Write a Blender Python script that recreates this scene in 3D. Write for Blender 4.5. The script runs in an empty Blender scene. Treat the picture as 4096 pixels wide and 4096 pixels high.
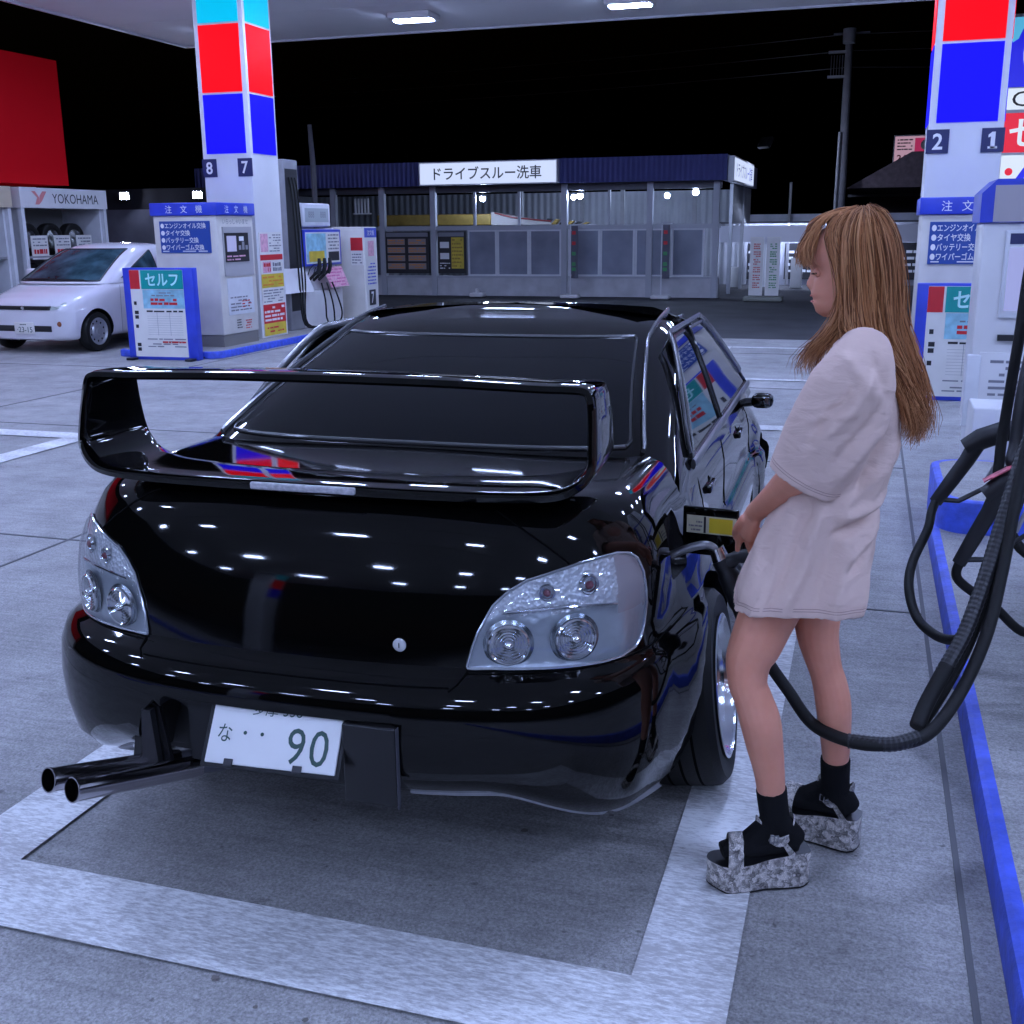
import bpy, bmesh, math, random
import numpy as np
from mathutils import Vector, Matrix, Euler
random.seed(7)
rng = np.random.RandomState(7)
R = math.radians
scene = bpy.context.scene
col = scene.collection

# ------------------------------------------------------------------ camera, sky, exposure
cam_data = bpy.data.cameras.new("camera")
cam_data.lens = 4450 / 4096 * 36
cam_data.sensor_width = 36
cam_data.clip_end = 500
cam = bpy.data.objects.new("camera", cam_data)
col.objects.link(cam)
yaw, pitch, roll = R(17.5), math.atan(1139 / 4450), R(.53)
_f = Vector((-math.sin(yaw) * math.cos(pitch), math.cos(yaw) * math.cos(pitch), -math.sin(pitch)))
_r0 = Vector((math.cos(yaw), math.sin(yaw), 0))
_u0 = _r0.cross(_f)
_r = math.cos(roll) * _r0 - math.sin(roll) * _u0
_u = math.cos(roll) * _u0 + math.sin(roll) * _r0
cam.matrix_world = Matrix(((_r.x, _u.x, -_f.x, 0), (_r.y, _u.y, -_f.y, 0), (_r.z, _u.z, -_f.z, 1.66), (0, 0, 0, 1)))
scene.camera = cam

world = bpy.data.worlds.new("World")
scene.world = world
world.use_nodes = True
wn = world.node_tree
wn.nodes.clear()
wo = wn.nodes.new("ShaderNodeOutputWorld")
wb = wn.nodes.new("ShaderNodeBackground")
sk = wn.nodes.new("ShaderNodeTexSky")
sk.sky_type = 'NISHITA'
sk.sun_disc = False
sk.sun_elevation = R(-4)
sk.sun_rotation = R(200)
wb.inputs[1].default_value = 0.05
wn.links.new(sk.outputs[0], wb.inputs[0])
wn.links.new(wb.outputs[0], wo.inputs[0])
vs = scene.view_settings
vs.view_transform = 'Standard'
vs.look = 'None'
vs.exposure = 0
vs.gamma = 1
try:
    scene.cycles.use_denoising = True
    scene.cycles.denoiser = 'OPENIMAGEDENOISE'
except Exception:
    pass
scene.cycles.max_bounces = 8
scene.cycles.transparent_max_bounces = 8
scene.cycles.sample_clamp_indirect = 6
scene.cycles.caustics_reflective = False
scene.cycles.caustics_refractive = False
LAMP = (0.445, 0.57, 1.0)      # bluish white canopy light
LAMP_L = 195.0

# ------------------------------------------------------------------ materials
MT = {}
def nodes_of(name):
    m = bpy.data.materials.new(name)
    m.use_nodes = True
    n = m.node_tree
    return m, n, n.nodes["Principled BSDF"]

def M(name, c=(.5, .5, .5), rough=.5, metal=0, emit=None, es=0, spec=.5, vary=0, vscale=6, bump=0, bscale=40, coat=0, alpha=1, sss=0, dirt=0):
    """plain procedural material: colour varied by noise, bump by noise"""
    if name in MT: return MT[name]
    m, n, p = nodes_of(name)
    p.inputs["Base Color"].default_value = (*c, 1)
    p.inputs["Roughness"].default_value = rough
    p.inputs["Metallic"].default_value = metal
    p.inputs["Specular IOR Level"].default_value = spec
    p.inputs["Coat Weight"].default_value = coat
    if emit:
        p.inputs["Emission Color"].default_value = (*emit, 1)
        p.inputs["Emission Strength"].default_value = es
    if sss:
        p.inputs["Subsurface Weight"].default_value = sss
        p.inputs["Subsurface Radius"].default_value = (.012, .005, .003)
        p.inputs["Subsurface Scale"].default_value = 1
    tc = n.nodes.new("ShaderNodeTexCoord")
    if vary:
        nz = n.nodes.new("ShaderNodeTexNoise")
        nz.inputs["Scale"].default_value = vscale
        nz.inputs["Detail"].default_value = 6
        n.links.new(tc.outputs["Object"], nz.inputs["Vector"])
        mx = n.nodes.new("ShaderNodeMix"); mx.data_type = 'RGBA'
        lo = tuple(max(0, x * (1 - vary)) for x in c); hi = tuple(min(1, x * (1 + vary)) for x in c)
        mx.inputs["A"].default_value = (*lo, 1); mx.inputs["B"].default_value = (*hi, 1)
        cr = n.nodes.new("ShaderNodeMapRange")
        cr.inputs[1].default_value = .3; cr.inputs[2].default_value = .7
        n.links.new(nz.outputs["Fac"], cr.inputs[0])
        n.links.new(cr.outputs[0], mx.inputs["Factor"])
        n.links.new(mx.outputs["Result"], p.inputs["Base Color"])
        if dirt:
            rr = n.nodes.new("ShaderNodeMapRange")
            rr.inputs[3].default_value = max(0, rough - dirt); rr.inputs[4].default_value = rough + dirt
            n.links.new(nz.outputs["Fac"], rr.inputs[0])
            n.links.new(rr.outputs[0], p.inputs["Roughness"])
    if bump:
        nb = n.nodes.new("ShaderNodeTexNoise")
        nb.inputs["Scale"].default_value = bscale
        nb.inputs["Detail"].default_value = 5
        n.links.new(tc.outputs["Object"], nb.inputs["Vector"])
        b = n.nodes.new("ShaderNodeBump")
        b.inputs["Strength"].default_value = bump
        b.inputs["Distance"].default_value = .01
        n.links.new(nb.outputs["Fac"], b.inputs["Height"])
        n.links.new(b.outputs[0], p.inputs["Normal"])
    MT[name] = m
    return m

def E_(name, c, s):
    if name in MT: return MT[name]
    return M(name, (.02, .02, .02), .5, emit=c, es=s)

def glass_mat(name, tint=(.9, .95, 1), trans=.8, rough=.02):
    """thin clear cover: mostly see-through with a fresnel reflection"""
    if name in MT: return MT[name]
    m = bpy.data.materials.new(name); m.use_nodes = True
    n = m.node_tree; n.nodes.clear()
    o = n.nodes.new("ShaderNodeOutputMaterial")
    t = n.nodes.new("ShaderNodeBsdfTransparent"); t.inputs[0].default_value = (*[x * trans for x in tint], 1)
    g = n.nodes.new("ShaderNodeBsdfGlossy"); g.inputs["Roughness"].default_value = rough
    lw_ = n.nodes.new("ShaderNodeLayerWeight"); lw_.inputs[0].default_value = .5
    pw = n.nodes.new("ShaderNodeMath"); pw.operation = 'POWER'; pw.inputs[1].default_value = 5; n.links.new(lw_.outputs["Facing"], pw.inputs[0])
    f = n.nodes.new("ShaderNodeMath"); f.operation = 'MULTIPLY_ADD'; f.inputs[1].default_value = .8; f.inputs[2].default_value = .045; n.links.new(pw.outputs[0], f.inputs[0])
    mx = n.nodes.new("ShaderNodeMixShader")
    n.links.new(f.outputs[0], mx.inputs[0]); n.links.new(t.outputs[0], mx.inputs[1]); n.links.new(g.outputs[0], mx.inputs[2])
    n.links.new(mx.outputs[0], o.inputs[0])
    MT[name] = m
    return m

def concrete_mat():
    m, n, p = nodes_of("forecourt_concrete")
    L = n.links.new
    tc = n.nodes.new("ShaderNodeTexCoord")
    def noise(s, d=6, r=.6):
        z = n.nodes.new("ShaderNodeTexNoise"); z.inputs["Scale"].default_value = s; z.inputs["Detail"].default_value = d; z.inputs["Roughness"].default_value = r
        L(tc.outputs["Object"], z.inputs["Vector"]); return z
    def ramp(src, a, b, c0, c1):
        r = n.nodes.new("ShaderNodeMapRange"); r.inputs[1].default_value = a; r.inputs[2].default_value = b; r.inputs[3].default_value = c0; r.inputs[4].default_value = c1
        L(src, r.inputs[0]); return r
    def mul(a, b):
        r = n.nodes.new("ShaderNodeMath"); r.operation = 'MULTIPLY'; L(a, r.inputs[0]); L(b, r.inputs[1]); return r
    n1, n2, n3 = noise(.55), noise(3.2, 8, .65), noise(140, 3, .7)
    n4 = noise(9, 5, .7)
    k = mul(ramp(n1.outputs[0], .3, .7, .78, 1.12).outputs[0], ramp(n2.outputs[0], .3, .75, 1.12, .8).outputs[0])
    k = mul(k.outputs[0], ramp(n3.outputs[0], .3, .7, .55, 1.45).outputs[0])
    k = mul(k.outputs[0], ramp(n4.outputs[0], .60, .74, 1, .62).outputs[0])
    mp = n.nodes.new("ShaderNodeMapping"); mp.inputs["Scale"].default_value = (2.2, 46, 1); L(tc.outputs["Object"], mp.inputs[0])
    n5 = n.nodes.new("ShaderNodeTexNoise"); n5.inputs["Scale"].default_value = 1; n5.inputs["Detail"].default_value = 4; L(mp.outputs[0], n5.inputs["Vector"])
    k = mul(k.outputs[0], ramp(n5.outputs[0], .35, .65, .9, 1.1).outputs[0])
    n6 = noise(22, 3, .5)
    k = mul(k.outputs[0], ramp(n6.outputs[0], .70, .74, 1, .55).outputs[0])
    cb = n.nodes.new("ShaderNodeCombineColor")
    for i, c in enumerate((.315, .308, .30)):
        z = n.nodes.new("ShaderNodeMath"); z.operation = 'MULTIPLY'; L(k.outputs[0], z.inputs[0]); z.inputs[1].default_value = c; L(z.outputs[0], cb.inputs[i])
    L(cb.outputs[0], p.inputs["Base Color"])
    rg = ramp(n2.outputs[0], .3, .7, .42, .7); L(rg.outputs[0], p.inputs["Roughness"])
    b = n.nodes.new("ShaderNodeBump"); b.inputs["Strength"].default_value = .35; b.inputs["Distance"].default_value = .004
    L(n3.outputs[0], b.inputs["Height"]); L(b.outputs[0], p.inputs["Normal"])
    return m

def paint_mat():
    """road paint, worn through to the concrete in fine flecks"""
    m, n, p = nodes_of("worn_road_paint")
    L = n.links.new
    tc = n.nodes.new("ShaderNodeTexCoord")
    mp = n.nodes.new("ShaderNodeMapping"); mp.inputs["Scale"].default_value = (.28, 1, 1)
    L(tc.outputs["Object"], mp.inputs[0])
    a = n.nodes.new("ShaderNodeTexNoise"); a.inputs["Scale"].default_value = 110; a.inputs["Detail"].default_value = 6; a.inputs["Roughness"].default_value = .75
    c = n.nodes.new("ShaderNodeTexNoise"); c.inputs["Scale"].default_value = 3.0; c.inputs["Detail"].default_value = 5
    L(mp.outputs[0], a.inputs["Vector"]); L(mp.outputs[0], c.inputs["Vector"])
    ad = n.nodes.new("ShaderNodeMath"); ad.operation = 'MULTIPLY_ADD'; L(c.outputs[0], ad.inputs[0]); ad.inputs[1].default_value = .55; L(a.outputs[0], ad.inputs[2])
    r = n.nodes.new("ShaderNodeMapRange"); r.inputs[1].default_value = .66; r.inputs[2].default_value = .88
    L(ad.outputs[0], r.inputs[0])
    mx = n.nodes.new("ShaderNodeMix"); mx.data_type = 'RGBA'
    mx.inputs["A"].default_value = (.86, .87, .86, 1); mx.inputs["B"].default_value = (.46, .45, .445, 1)
    L(r.outputs[0], mx.inputs["Factor"]); L(mx.outputs["Result"], p.inputs["Base Color"])
    p.inputs["Roughness"].default_value = .5
    b = n.nodes.new("ShaderNodeBump"); b.inputs["Strength"].default_value = .4; b.inputs["Distance"].default_value = .003
    L(a.outputs[0], b.inputs["Height"]); L(b.outputs[0], p.inputs["Normal"])
    return m

def stripes_mat(name, c0, c1, scale, axis=0, rough=.6, sharp=.1):
    """corrugated sheet: ribs by a wave along one axis, with bump"""
    if name in MT: return MT[name]
    m, n, p = nodes_of(name); L = n.links.new
    tc = n.nodes.new("ShaderNodeTexCoord")
    w = n.nodes.new("ShaderNodeTexWave"); w.bands_direction = 'XYZ'[axis]; w.inputs["Scale"].default_value = scale; w.inputs["Distortion"].default_value = 0
    L(tc.outputs["Object"], w.inputs["Vector"])
    nz = n.nodes.new("ShaderNodeTexNoise"); nz.inputs["Scale"].default_value = 1.7; nz.inputs["Detail"].default_value = 5
    L(tc.outputs["Object"], nz.inputs["Vector"])
    mx = n.nodes.new("ShaderNodeMix"); mx.data_type = 'RGBA'
    mx.inputs["A"].default_value = (*c0, 1); mx.inputs["B"].default_value = (*c1, 1)
    L(nz.outputs[0], mx.inputs["Factor"]); L(mx.outputs["Result"], p.inputs["Base Color"])
    p.inputs["Roughness"].default_value = rough
    b = n.nodes.new("ShaderNodeBump"); b.inputs["Strength"].default_value = .9; b.inputs["Distance"].default_value = .03
    L(w.outputs["Fac"], b.inputs["Height"]); L(b.outputs[0], p.inputs["Normal"])
    MT[name] = m
    return m

def snake_mat():
    m, n, p = nodes_of("snakeskin_print"); L = n.links.new
    tc = n.nodes.new("ShaderNodeTexCoord")
    nz = n.nodes.new("ShaderNodeTexNoise"); nz.inputs["Scale"].default_value = 60; nz.inputs["Detail"].default_value = 8
    L(tc.outputs["Object"], nz.inputs["Vector"])
    vo = n.nodes.new("ShaderNodeTexVoronoi"); vo.inputs["Scale"].default_value = 240; vo.feature = 'DISTANCE_TO_EDGE'
    L(tc.outputs["Object"], vo.inputs["Vector"])
    v2 = n.nodes.new("ShaderNodeTexVoronoi"); v2.inputs["Scale"].default_value = 34; v2.feature = 'DISTANCE_TO_EDGE'; v2.inputs["Randomness"].default_value = .55
    L(tc.outputs["Object"], v2.inputs["Vector"])
    r1 = n.nodes.new("ShaderNodeMapRange"); r1.inputs[1].default_value = .0; r1.inputs[2].default_value = .07; r1.inputs[3].default_value = .75; L(v2.outputs[0], r1.inputs[0])
    r2 = n.nodes.new("ShaderNodeMapRange"); r2.inputs[1].default_value = .05; r2.inputs[2].default_value = .3; L(vo.outputs[0], r2.inputs[0])
    r3 = n.nodes.new("ShaderNodeMapRange"); r3.inputs[1].default_value = .40; r3.inputs[2].default_value = .55; r3.inputs[3].default_value = .35; L(nz.outputs[0], r3.inputs[0])
    a = n.nodes.new("ShaderNodeMath"); a.operation = 'MULTIPLY'; L(r1.outputs[0], a.inputs[0]); L(r3.outputs[0], a.inputs[1])
    b = n.nodes.new("ShaderNodeMath"); b.operation = 'MULTIPLY_ADD'; L(r2.outputs[0], b.inputs[0]); b.inputs[1].default_value = .4; b.inputs[2].default_value = .6
    c = n.nodes.new("ShaderNodeMath"); c.operation = 'MULTIPLY'; L(a.outputs[0], c.inputs[0]); L(b.outputs[0], c.inputs[1])
    # diamond lattice of darker scale rows
    sp = n.nodes.new("ShaderNodeSeparateXYZ"); L(tc.outputs["Object"], sp.inputs[0])
    for sg in (.62, -.62):
        q = n.nodes.new("ShaderNodeMath"); q.operation = 'MULTIPLY_ADD'; L(sp.outputs["Z"], q.inputs[0]); q.inputs[1].default_value = sg; L(sp.outputs["X"], q.inputs[2])
        q1 = n.nodes.new("ShaderNodeMath"); q1.operation = 'MULTIPLY_ADD'; L(q.outputs[0], q1.inputs[0]); q1.inputs[1].default_value = 62; nm_ = n.nodes.new("ShaderNodeMath"); nm_.operation = 'MULTIPLY'; L(nz.outputs[0], nm_.inputs[0]); nm_.inputs[1].default_value = 5.5; L(nm_.outputs[0], q1.inputs[2])
        q2 = n.nodes.new("ShaderNodeMath"); q2.operation = 'SINE'; L(q1.outputs[0], q2.inputs[0])
        q3 = n.nodes.new("ShaderNodeMath"); q3.operation = 'ABSOLUTE'; L(q2.outputs[0], q3.inputs[0])
        q4 = n.nodes.new("ShaderNodeMapRange"); q4.inputs[1].default_value = .05; q4.inputs[2].default_value = .3; q4.inputs[3].default_value = .3; L(q3.outputs[0], q4.inputs[0])
        q5 = n.nodes.new("ShaderNodeMath"); q5.operation = 'MULTIPLY'; L(c.outputs[0], q5.inputs[0]); L(q4.outputs[0], q5.inputs[1]); c = q5
    mx = n.nodes.new("ShaderNodeMix"); mx.data_type = 'RGBA'
    mx.inputs["A"].default_value = (.02, .018, .02, 1); mx.inputs["B"].default_value = (.80, .74, .68, 1)
    L(c.outputs[0], mx.inputs["Factor"]); L(mx.outputs["Result"], p.inputs["Base Color"])
    p.inputs["Roughness"].default_value = .4
    MT["snake"] = m
    return m

white = M("white_panel", (.74, .73, .73), .35, vary=.05, vscale=3, dirt=.08)
cream = M("cream_panel", (.66, .63, .58), .4, vary=.07, vscale=4, dirt=.08)
offwhite = M("off_white_metal", (.7, .71, .74), .4, vary=.06, vscale=5)
blue = M("blue_paint", (.03, .06, .55), .35, vary=.12, vscale=5)
kerbblue = M("kerb_blue_paint", (.05, .10, .62), .5, vary=.25, vscale=14, bump=.25, bscale=60)
navy = M("navy_plate", (.02, .025, .10), .4)
red = M("red_print", (.62, .02, .03), .45)
teal = M("teal_print", (.0, .32, .30), .4)
skyprint = M("sky_print", (.28, .55, .66), .4, vary=.25, vscale=9)
paper = M("paper", (.78, .76, .72), .6, vary=.04)
ink = M("black_ink", (.02, .02, .025), .5)
greyink = M("grey_ink", (.22, .22, .25), .6)
letter = M("white_lettering", (.82, .82, .82), .45)
cyanletter = M("pale_cyan_lettering", (.5, .9, .9), .45)
yellow = M("yellow_print", (.65, .48, .05), .5, vary=.15)
orange = M("orange_print", (.7, .25, .04), .5)
pink = M("pink_print", (.75, .4, .5), .5, vary=.2, vscale=20)
grey = M("grey_metal", (.3, .3, .32), .45, vary=.1)
dgrey = M("dark_grey_metal", (.07, .07, .085), .45, vary=.2, vscale=4)
black = M("black_plastic", (.012, .012, .014), .4)
rubber = M("black_rubber", (.007, .007, .007), .6, spec=.3, bump=.1, bscale=120)
chrome = M("chrome", (.8, .8, .82), .07, 1)
steel = M("steel", (.5, .5, .52), .25, 1)
screenm = E_("lit_screen", (.45, .5, 1), .7)
greenp = M("green_print", (.06, .3, .1), .5)
CONC = concrete_mat()
PAINT = paint_mat()
snake = snake_mat()

# ------------------------------------------------------------------ mesh builder
_txt = {}
def text_mesh(s, bold=0):
    k = (s, bold)
    if k in _txt: return _txt[k]
    cu = bpy.data.curves.new("lettering", 'FONT')
    cu.body = s; cu.size = 1; cu.align_x = 'CENTER'; cu.align_y = 'CENTER'
    cu.resolution_u = 3
    cu.offset = bold
    o = bpy.data.objects.new("lettering", cu)
    me = bpy.data.meshes.new_from_object(o)
    v = np.array([x.co[:] for x in me.vertices]).reshape(-1, 3)
    f = [tuple(q.vertices) for q in me.polygons]
    bpy.data.objects.remove(o); bpy.data.curves.remove(cu); bpy.data.meshes.remove(me)
    _txt[k] = (v, f)
    return _txt[k]

# frames for flat panels: (u axis, v axis, normal)
FRONT = (Vector((1, 0, 0)), Vector((0, 0, 1)), Vector((0, -1, 0)))     # faces -Y
EAST = (Vector((0, 1, 0)), Vector((0, 0, 1)), Vector((1, 0, 0)))       # faces +X
WEST = (Vector((0, -1, 0)), Vector((0, 0, 1)), Vector((-1, 0, 0)))     # faces -X
BACK = (Vector((-1, 0, 0)), Vector((0, 0, 1)), Vector((0, 1, 0)))      # faces +Y

class MB:
    def __init__(s):
        s.v = []; s.f = []; s.m = []; s.sm = []; s.mats = []
    def mi(s, m):
        if m not in s.mats: s.mats.append(m)
        return s.mats.index(m)
    def add(s, vs, fs, mat, smooth=False):
        o = len(s.v); i = s.mi(mat)
        s.v.extend([tuple(x) for x in vs])
        for f in fs:
            s.f.append(tuple(o + k for k in f)); s.m.append(i); s.sm.append(smooth)
        return s
    def box(s, x0, y0, z0, x1, y1, z1, mat, bev=0, Mx=None, smooth=False):
        if bev:
            bm = bmesh.new(); bmesh.ops.create_cube(bm, size=1)
            for v in bm.verts:
                v.co = Vector(((x0 + x1) / 2 + v.co.x * (x1 - x0), (y0 + y1) / 2 + v.co.y * (y1 - y0), (z0 + z1) / 2 + v.co.z * (z1 - z0)))
            bmesh.ops.bevel(bm, geom=list(bm.edges), offset=bev, segments=3, profile=.5, affect='EDGES', clamp_overlap=True)
            bm.verts.ensure_lookup_table(); bm.verts.index_update()
            vs = [v.co.copy() for v in bm.verts]; fs = [[v.index for v in f.verts] for f in bm.faces]; bm.free()
            smooth = True
        else:
            vs = [Vector(p) for p in ((x0, y0, z0), (x1, y0, z0), (x1, y1, z0), (x0, y1, z0), (x0, y0, z1), (x1, y0, z1), (x1, y1, z1), (x0, y1, z1))]
            fs = [(0, 3, 2, 1), (4, 5, 6, 7), (0, 1, 5, 4), (1, 2, 6, 5), (2, 3, 7, 6), (3, 0, 4, 7)]
        if Mx is not None: vs = [Mx @ v for v in vs]
        return s.add(vs, fs, mat, smooth)
    def tube(s, path, r, n=10, mat=None, cap=True, smooth=True, closed=False, sq=(1, 1)):
        P = [Vector(p) for p in path]; k = len(P)
        rs = r if hasattr(r, '__len__') else [r] * k
        ref = None; vs = []
        for i in range(k):
            if closed: t = (P[(i + 1) % k] - P[i - 1])
            else: t = P[min(i + 1, k - 1)] - P[max(i - 1, 0)]
            t.normalize()
            if ref is None:
                ref = Vector((0, 0, 1)) if abs(t.z) < .9 else Vector((1, 0, 0))
            a = ref - t * ref.dot(t)
            if a.length < 1e-5: a = t.orthogonal()
            a.normalize(); ref = a; b = t.cross(a)
            for j in range(n):
                q = 2 * math.pi * j / n
                vs.append(P[i] + (a * math.cos(q) * sq[0] + b * math.sin(q) * sq[1]) * rs[i])
        fs = []
        for i in range(k if closed else k - 1):
            for j in range(n):
                i2 = (i + 1) % k
                fs.append((i * n + j, i * n + (j + 1) % n, i2 * n + (j + 1) % n, i2 * n + j))
        if cap and not closed:
            fs.append(tuple(range(n))[::-1]); fs.append(tuple((k - 1) * n + j for j in range(n)))
        return s.add(vs, fs, mat, smooth)
    def lathe(s, prof, Mx, n=32, mat=None, smooth=True, caps=False):
        """prof: (radius, height) along local Z of Mx"""
        vs = []; fs = []
        for r, h in prof:
            for j in range(n):
                q = 2 * math.pi * j / n
                vs.append(Mx @ Vector((r * math.cos(q), r * math.sin(q), h)))
        for i in range(len(prof) - 1):
            for j in range(n):
                fs.append((i * n + j, i * n + (j + 1) % n, (i + 1) * n + (j + 1) % n, (i + 1) * n + j))
        if caps:
            fs.append(tuple(range(n))[::-1]); fs.append(tuple((len(prof) - 1) * n + j for j in range(n)))
        return s.add(vs, fs, mat, smooth)
    def grid(s, P, mat, smooth=True, cu=False, cv=False, flip=False):
        """P: 2D list of points"""
        a, b = len(P), len(P[0])
        vs = [p for row in P for p in row]; fs = []
        for i in range(a if cu else a - 1):
            for j in range(b if cv else b - 1):
                q = (i * b + j, i * b + (j + 1) % b, ((i + 1) % a) * b + (j + 1) % b, ((i + 1) % a) * b + j)
                fs.append(q[::-1] if flip else q)
        return s.add(vs, fs, mat, smooth)
    def prism(s, poly, fr, org, depth, mat, smooth=False):
        """2D outline (u, v) in a panel frame, extruded back from the face by depth"""
        u, v, n = fr; o = Vector(org); k = len(poly)
        a = [o + u * p[0] + v * p[1] for p in poly]; b = [q - n * depth for q in a]
        fs = [tuple(range(k)), tuple(range(2 * k - 1, k - 1, -1))] + [(i, k + i, k + (i + 1) % k, (i + 1) % k) for i in range(k)]
        return s.add(a + b, fs, mat, smooth)
    def panel(s, fr, org, u0, v0, u1, v1, mat, lift=.002):
        """flat print on a face (a sheet lifted off it)"""
        u, v, n = fr; o = Vector(org) + n * lift
        return s.add([o + u * u0 + v * v0, o + u * u1 + v * v0, o + u * u1 + v * v1, o + u * u0 + v * v1], [(0, 1, 2, 3)], mat)
    def text(s, t, fr, org, cu, cv, size, mat, lift=.005, width=None, bold=0, height=None):
        vs, fs = text_mesh(t, bold)
        if not len(vs): return s
        u, v, n = fr; o = Vector(org) + n * lift
        mn, mx = vs.min(0), vs.max(0); c = (mn + mx) / 2
        sx = sy = size
        if width: sx = width / (mx[0] - mn[0])
        if height: sy = height / (mx[1] - mn[1])
        elif width and size is None: sy = sx
        return s.add([o + u * (cu + (p[0] - c[0]) * sx) + v * (cv + (p[1] - c[1]) * sy) for p in vs], fs, mat)
    def lines(s, fr, org, u0, v0, u1, v1, rows, mat, fill=.45, jag=.35, lift=.004, seed=1):
        """unreadably small print: short ragged bars"""
        r = random.Random(seed); h = (v1 - v0) / rows
        for i in range(rows):
            y = v1 - (i + .5) * h; x = u0
            while x < u1 - .1 * (u1 - u0):
                w = (u1 - u0) * r.uniform(.08, .32)
                x2 = min(x + w, u1)
                if r.random() > .15: s.panel(fr, org, x, y - h * fill / 2, x2, y + h * fill / 2 * r.uniform(.6, 1), mat, lift)
                x = x2 + (u1 - u0) * r.uniform(.02, .06)
            
        return s
    def build(s, name, parent=None, loc=None, rz=0, sharp=35):
        me = bpy.data.meshes.new(name)
        me.from_pydata(s.v, [], s.f)
        for m in s.mats: me.materials.append(m)
        me.polygons.foreach_set("material_index", s.m)
        me.polygons.foreach_set("use_smooth", s.sm)
        me.update()
        if any(s.sm): me.set_sharp_from_angle(angle=R(sharp))
        o = bpy.data.objects.new(name, me)
        col.objects.link(o)
        if parent is not None: o.parent = parent
        if loc is not None: o.location = loc
        o.rotation_euler.z = rz
        return o

def tag(o, label=None, cat=None, group=None, kind=None):
    if label: o["label"] = label
    if cat: o["category"] = cat
    if group: o["group"] = group
    if kind: o["kind"] = kind
    return o
def thing(name, label, cat, loc=(0, 0, 0), rz=0, group=None):
    o = bpy.data.objects.new(name, None); col.objects.link(o)
    o.location = loc; o.rotation_euler.z = rz; o.empty_display_size = .1
    return tag(o, label, cat, group)
def copy_tree(o, parent=None):
    c = o.copy(); col.objects.link(c)
    if parent is not None: c.parent = parent
    for ch in list(o.children): copy_tree(ch, c)
    return c
def catmull(pts, n=8, closed=False):
    P = [np.array(p, float) for p in pts]; k = len(P); out = []
    rngk = k if closed else k - 1
    for i in range(rngk):
        if closed: p0, p1, p2, p3 = P[i - 1], P[i], P[(i + 1) % k], P[(i + 2) % k]
        else: p0, p1, p2, p3 = P[max(i - 1, 0)], P[i], P[i + 1], P[min(i + 2, k - 1)]
        for j in range(n):
            t = j / n
            out.append(.5 * ((2 * p1) + (-p0 + p2) * t + (2 * p0 - 5 * p1 + 4 * p2 - p3) * t * t + (-p0 + 3 * p1 - 3 * p2 + p3) * t ** 3))
    if not closed: out.append(P[-1])
    return out
def sstep(a, b, x):
    t = max(0, min(1, (x - a) / (b - a))); return t * t * (3 - 2 * t)
# ================================================================== SETTING
V = Vector
def sheet(name, x0, y0, x1, y1, z, mat, kind='structure', nx=1, ny=1):
    m = MB(); m.add([(x0, y0, z), (x1, y0, z), (x1, y1, z), (x0, y1, z)], [(0, 1, 2, 3)], mat)
    return tag(m.build(name), kind=kind)

asphalt = M("asphalt", (.045, .045, .05), .75, vary=.35, vscale=1.2, bump=.4, bscale=90)
sheet("ground", -140, -60, 140, 200, -.012, asphalt)
# concrete apron; a drain line parts it from the car-wash asphalt
sheet("forecourt_pavement", -40, -30, 30, 17.2, -.004, CONC)
jm = MB()
jmat = M("joint_filler", (.11, .11, .115), .7)
for x in (-12.4, -8.05, -4.15, .33, 4.6):
    jm.box(x - .008, -14, -.004, x + .008, 17.2, -.0005, jmat)
for y in (-9.5, -4.7, .25, 4.95, 8.1, 11.9, 15.2):
    xs = [-26, -12.4, -8.05, -4.15, .33]
    for a, b in zip(xs[:-1], xs[1:]): jm.box(a + .008, y - .007, -.004, b - .008, y + .007, -.0005, jmat)
tag(jm.build("pavement_joints"), kind='structure')

mk = MB()
def mark(x0, y0, x1, y1, z=.0035): mk.add([(x0, y0, z), (x1, y0, z), (x1, y1, z), (x0, y1, z)], [(0, 1, 2, 3)], PAINT)
# the fuelling bay round the black car
xl, xr, yn = -2.10, -.41, 2.175
mark(xr, yn - .26, xr + .225, 9.6); mark(xl - .225, yn - .26, xl, 9.6); mark(xl, yn - .26, xr, yn); 
mark(xl, 9.375, xr, 9.6)
# the next bay ahead and the far bay
mark(-1.75, 15.85, 3.2, 15.98); mark(-1.75, 12.5, 3.2, 12.62); mark(-1.98, 12.5, -1.76, 15.98)
# the bay left of the car
mark(-9.0, 7.55, -6.05, 7.78); mark(-6.28, 3.2, -6.05, 7.54); mark(-9.0, 3.2, -6.29, 3.42)
tag(mk.build("painted_bay_markings"), kind='structure')
oil = M("oil_stain", (.13, .115, .105), .5, vary=.4, vscale=18)
om = MB(); r_ = random.Random(12)
for k in range(16):
    cx, cy = r_.gauss(-1.25, .42), r_.gauss(1.95, .75); q = r_.uniform(.004, .012)
    pts_ = [(cx + q * r_.uniform(.7, 1.2) * math.cos(a), cy + q * r_.uniform(.7, 1.25) * math.sin(a), .001 + k * .00001) for a in np.linspace(0, 6.283, 14)[:-1]]
    om.add(pts_, [tuple(range(13))], oil)
tag(om.build("oil_drips"), kind='structure')

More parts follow.
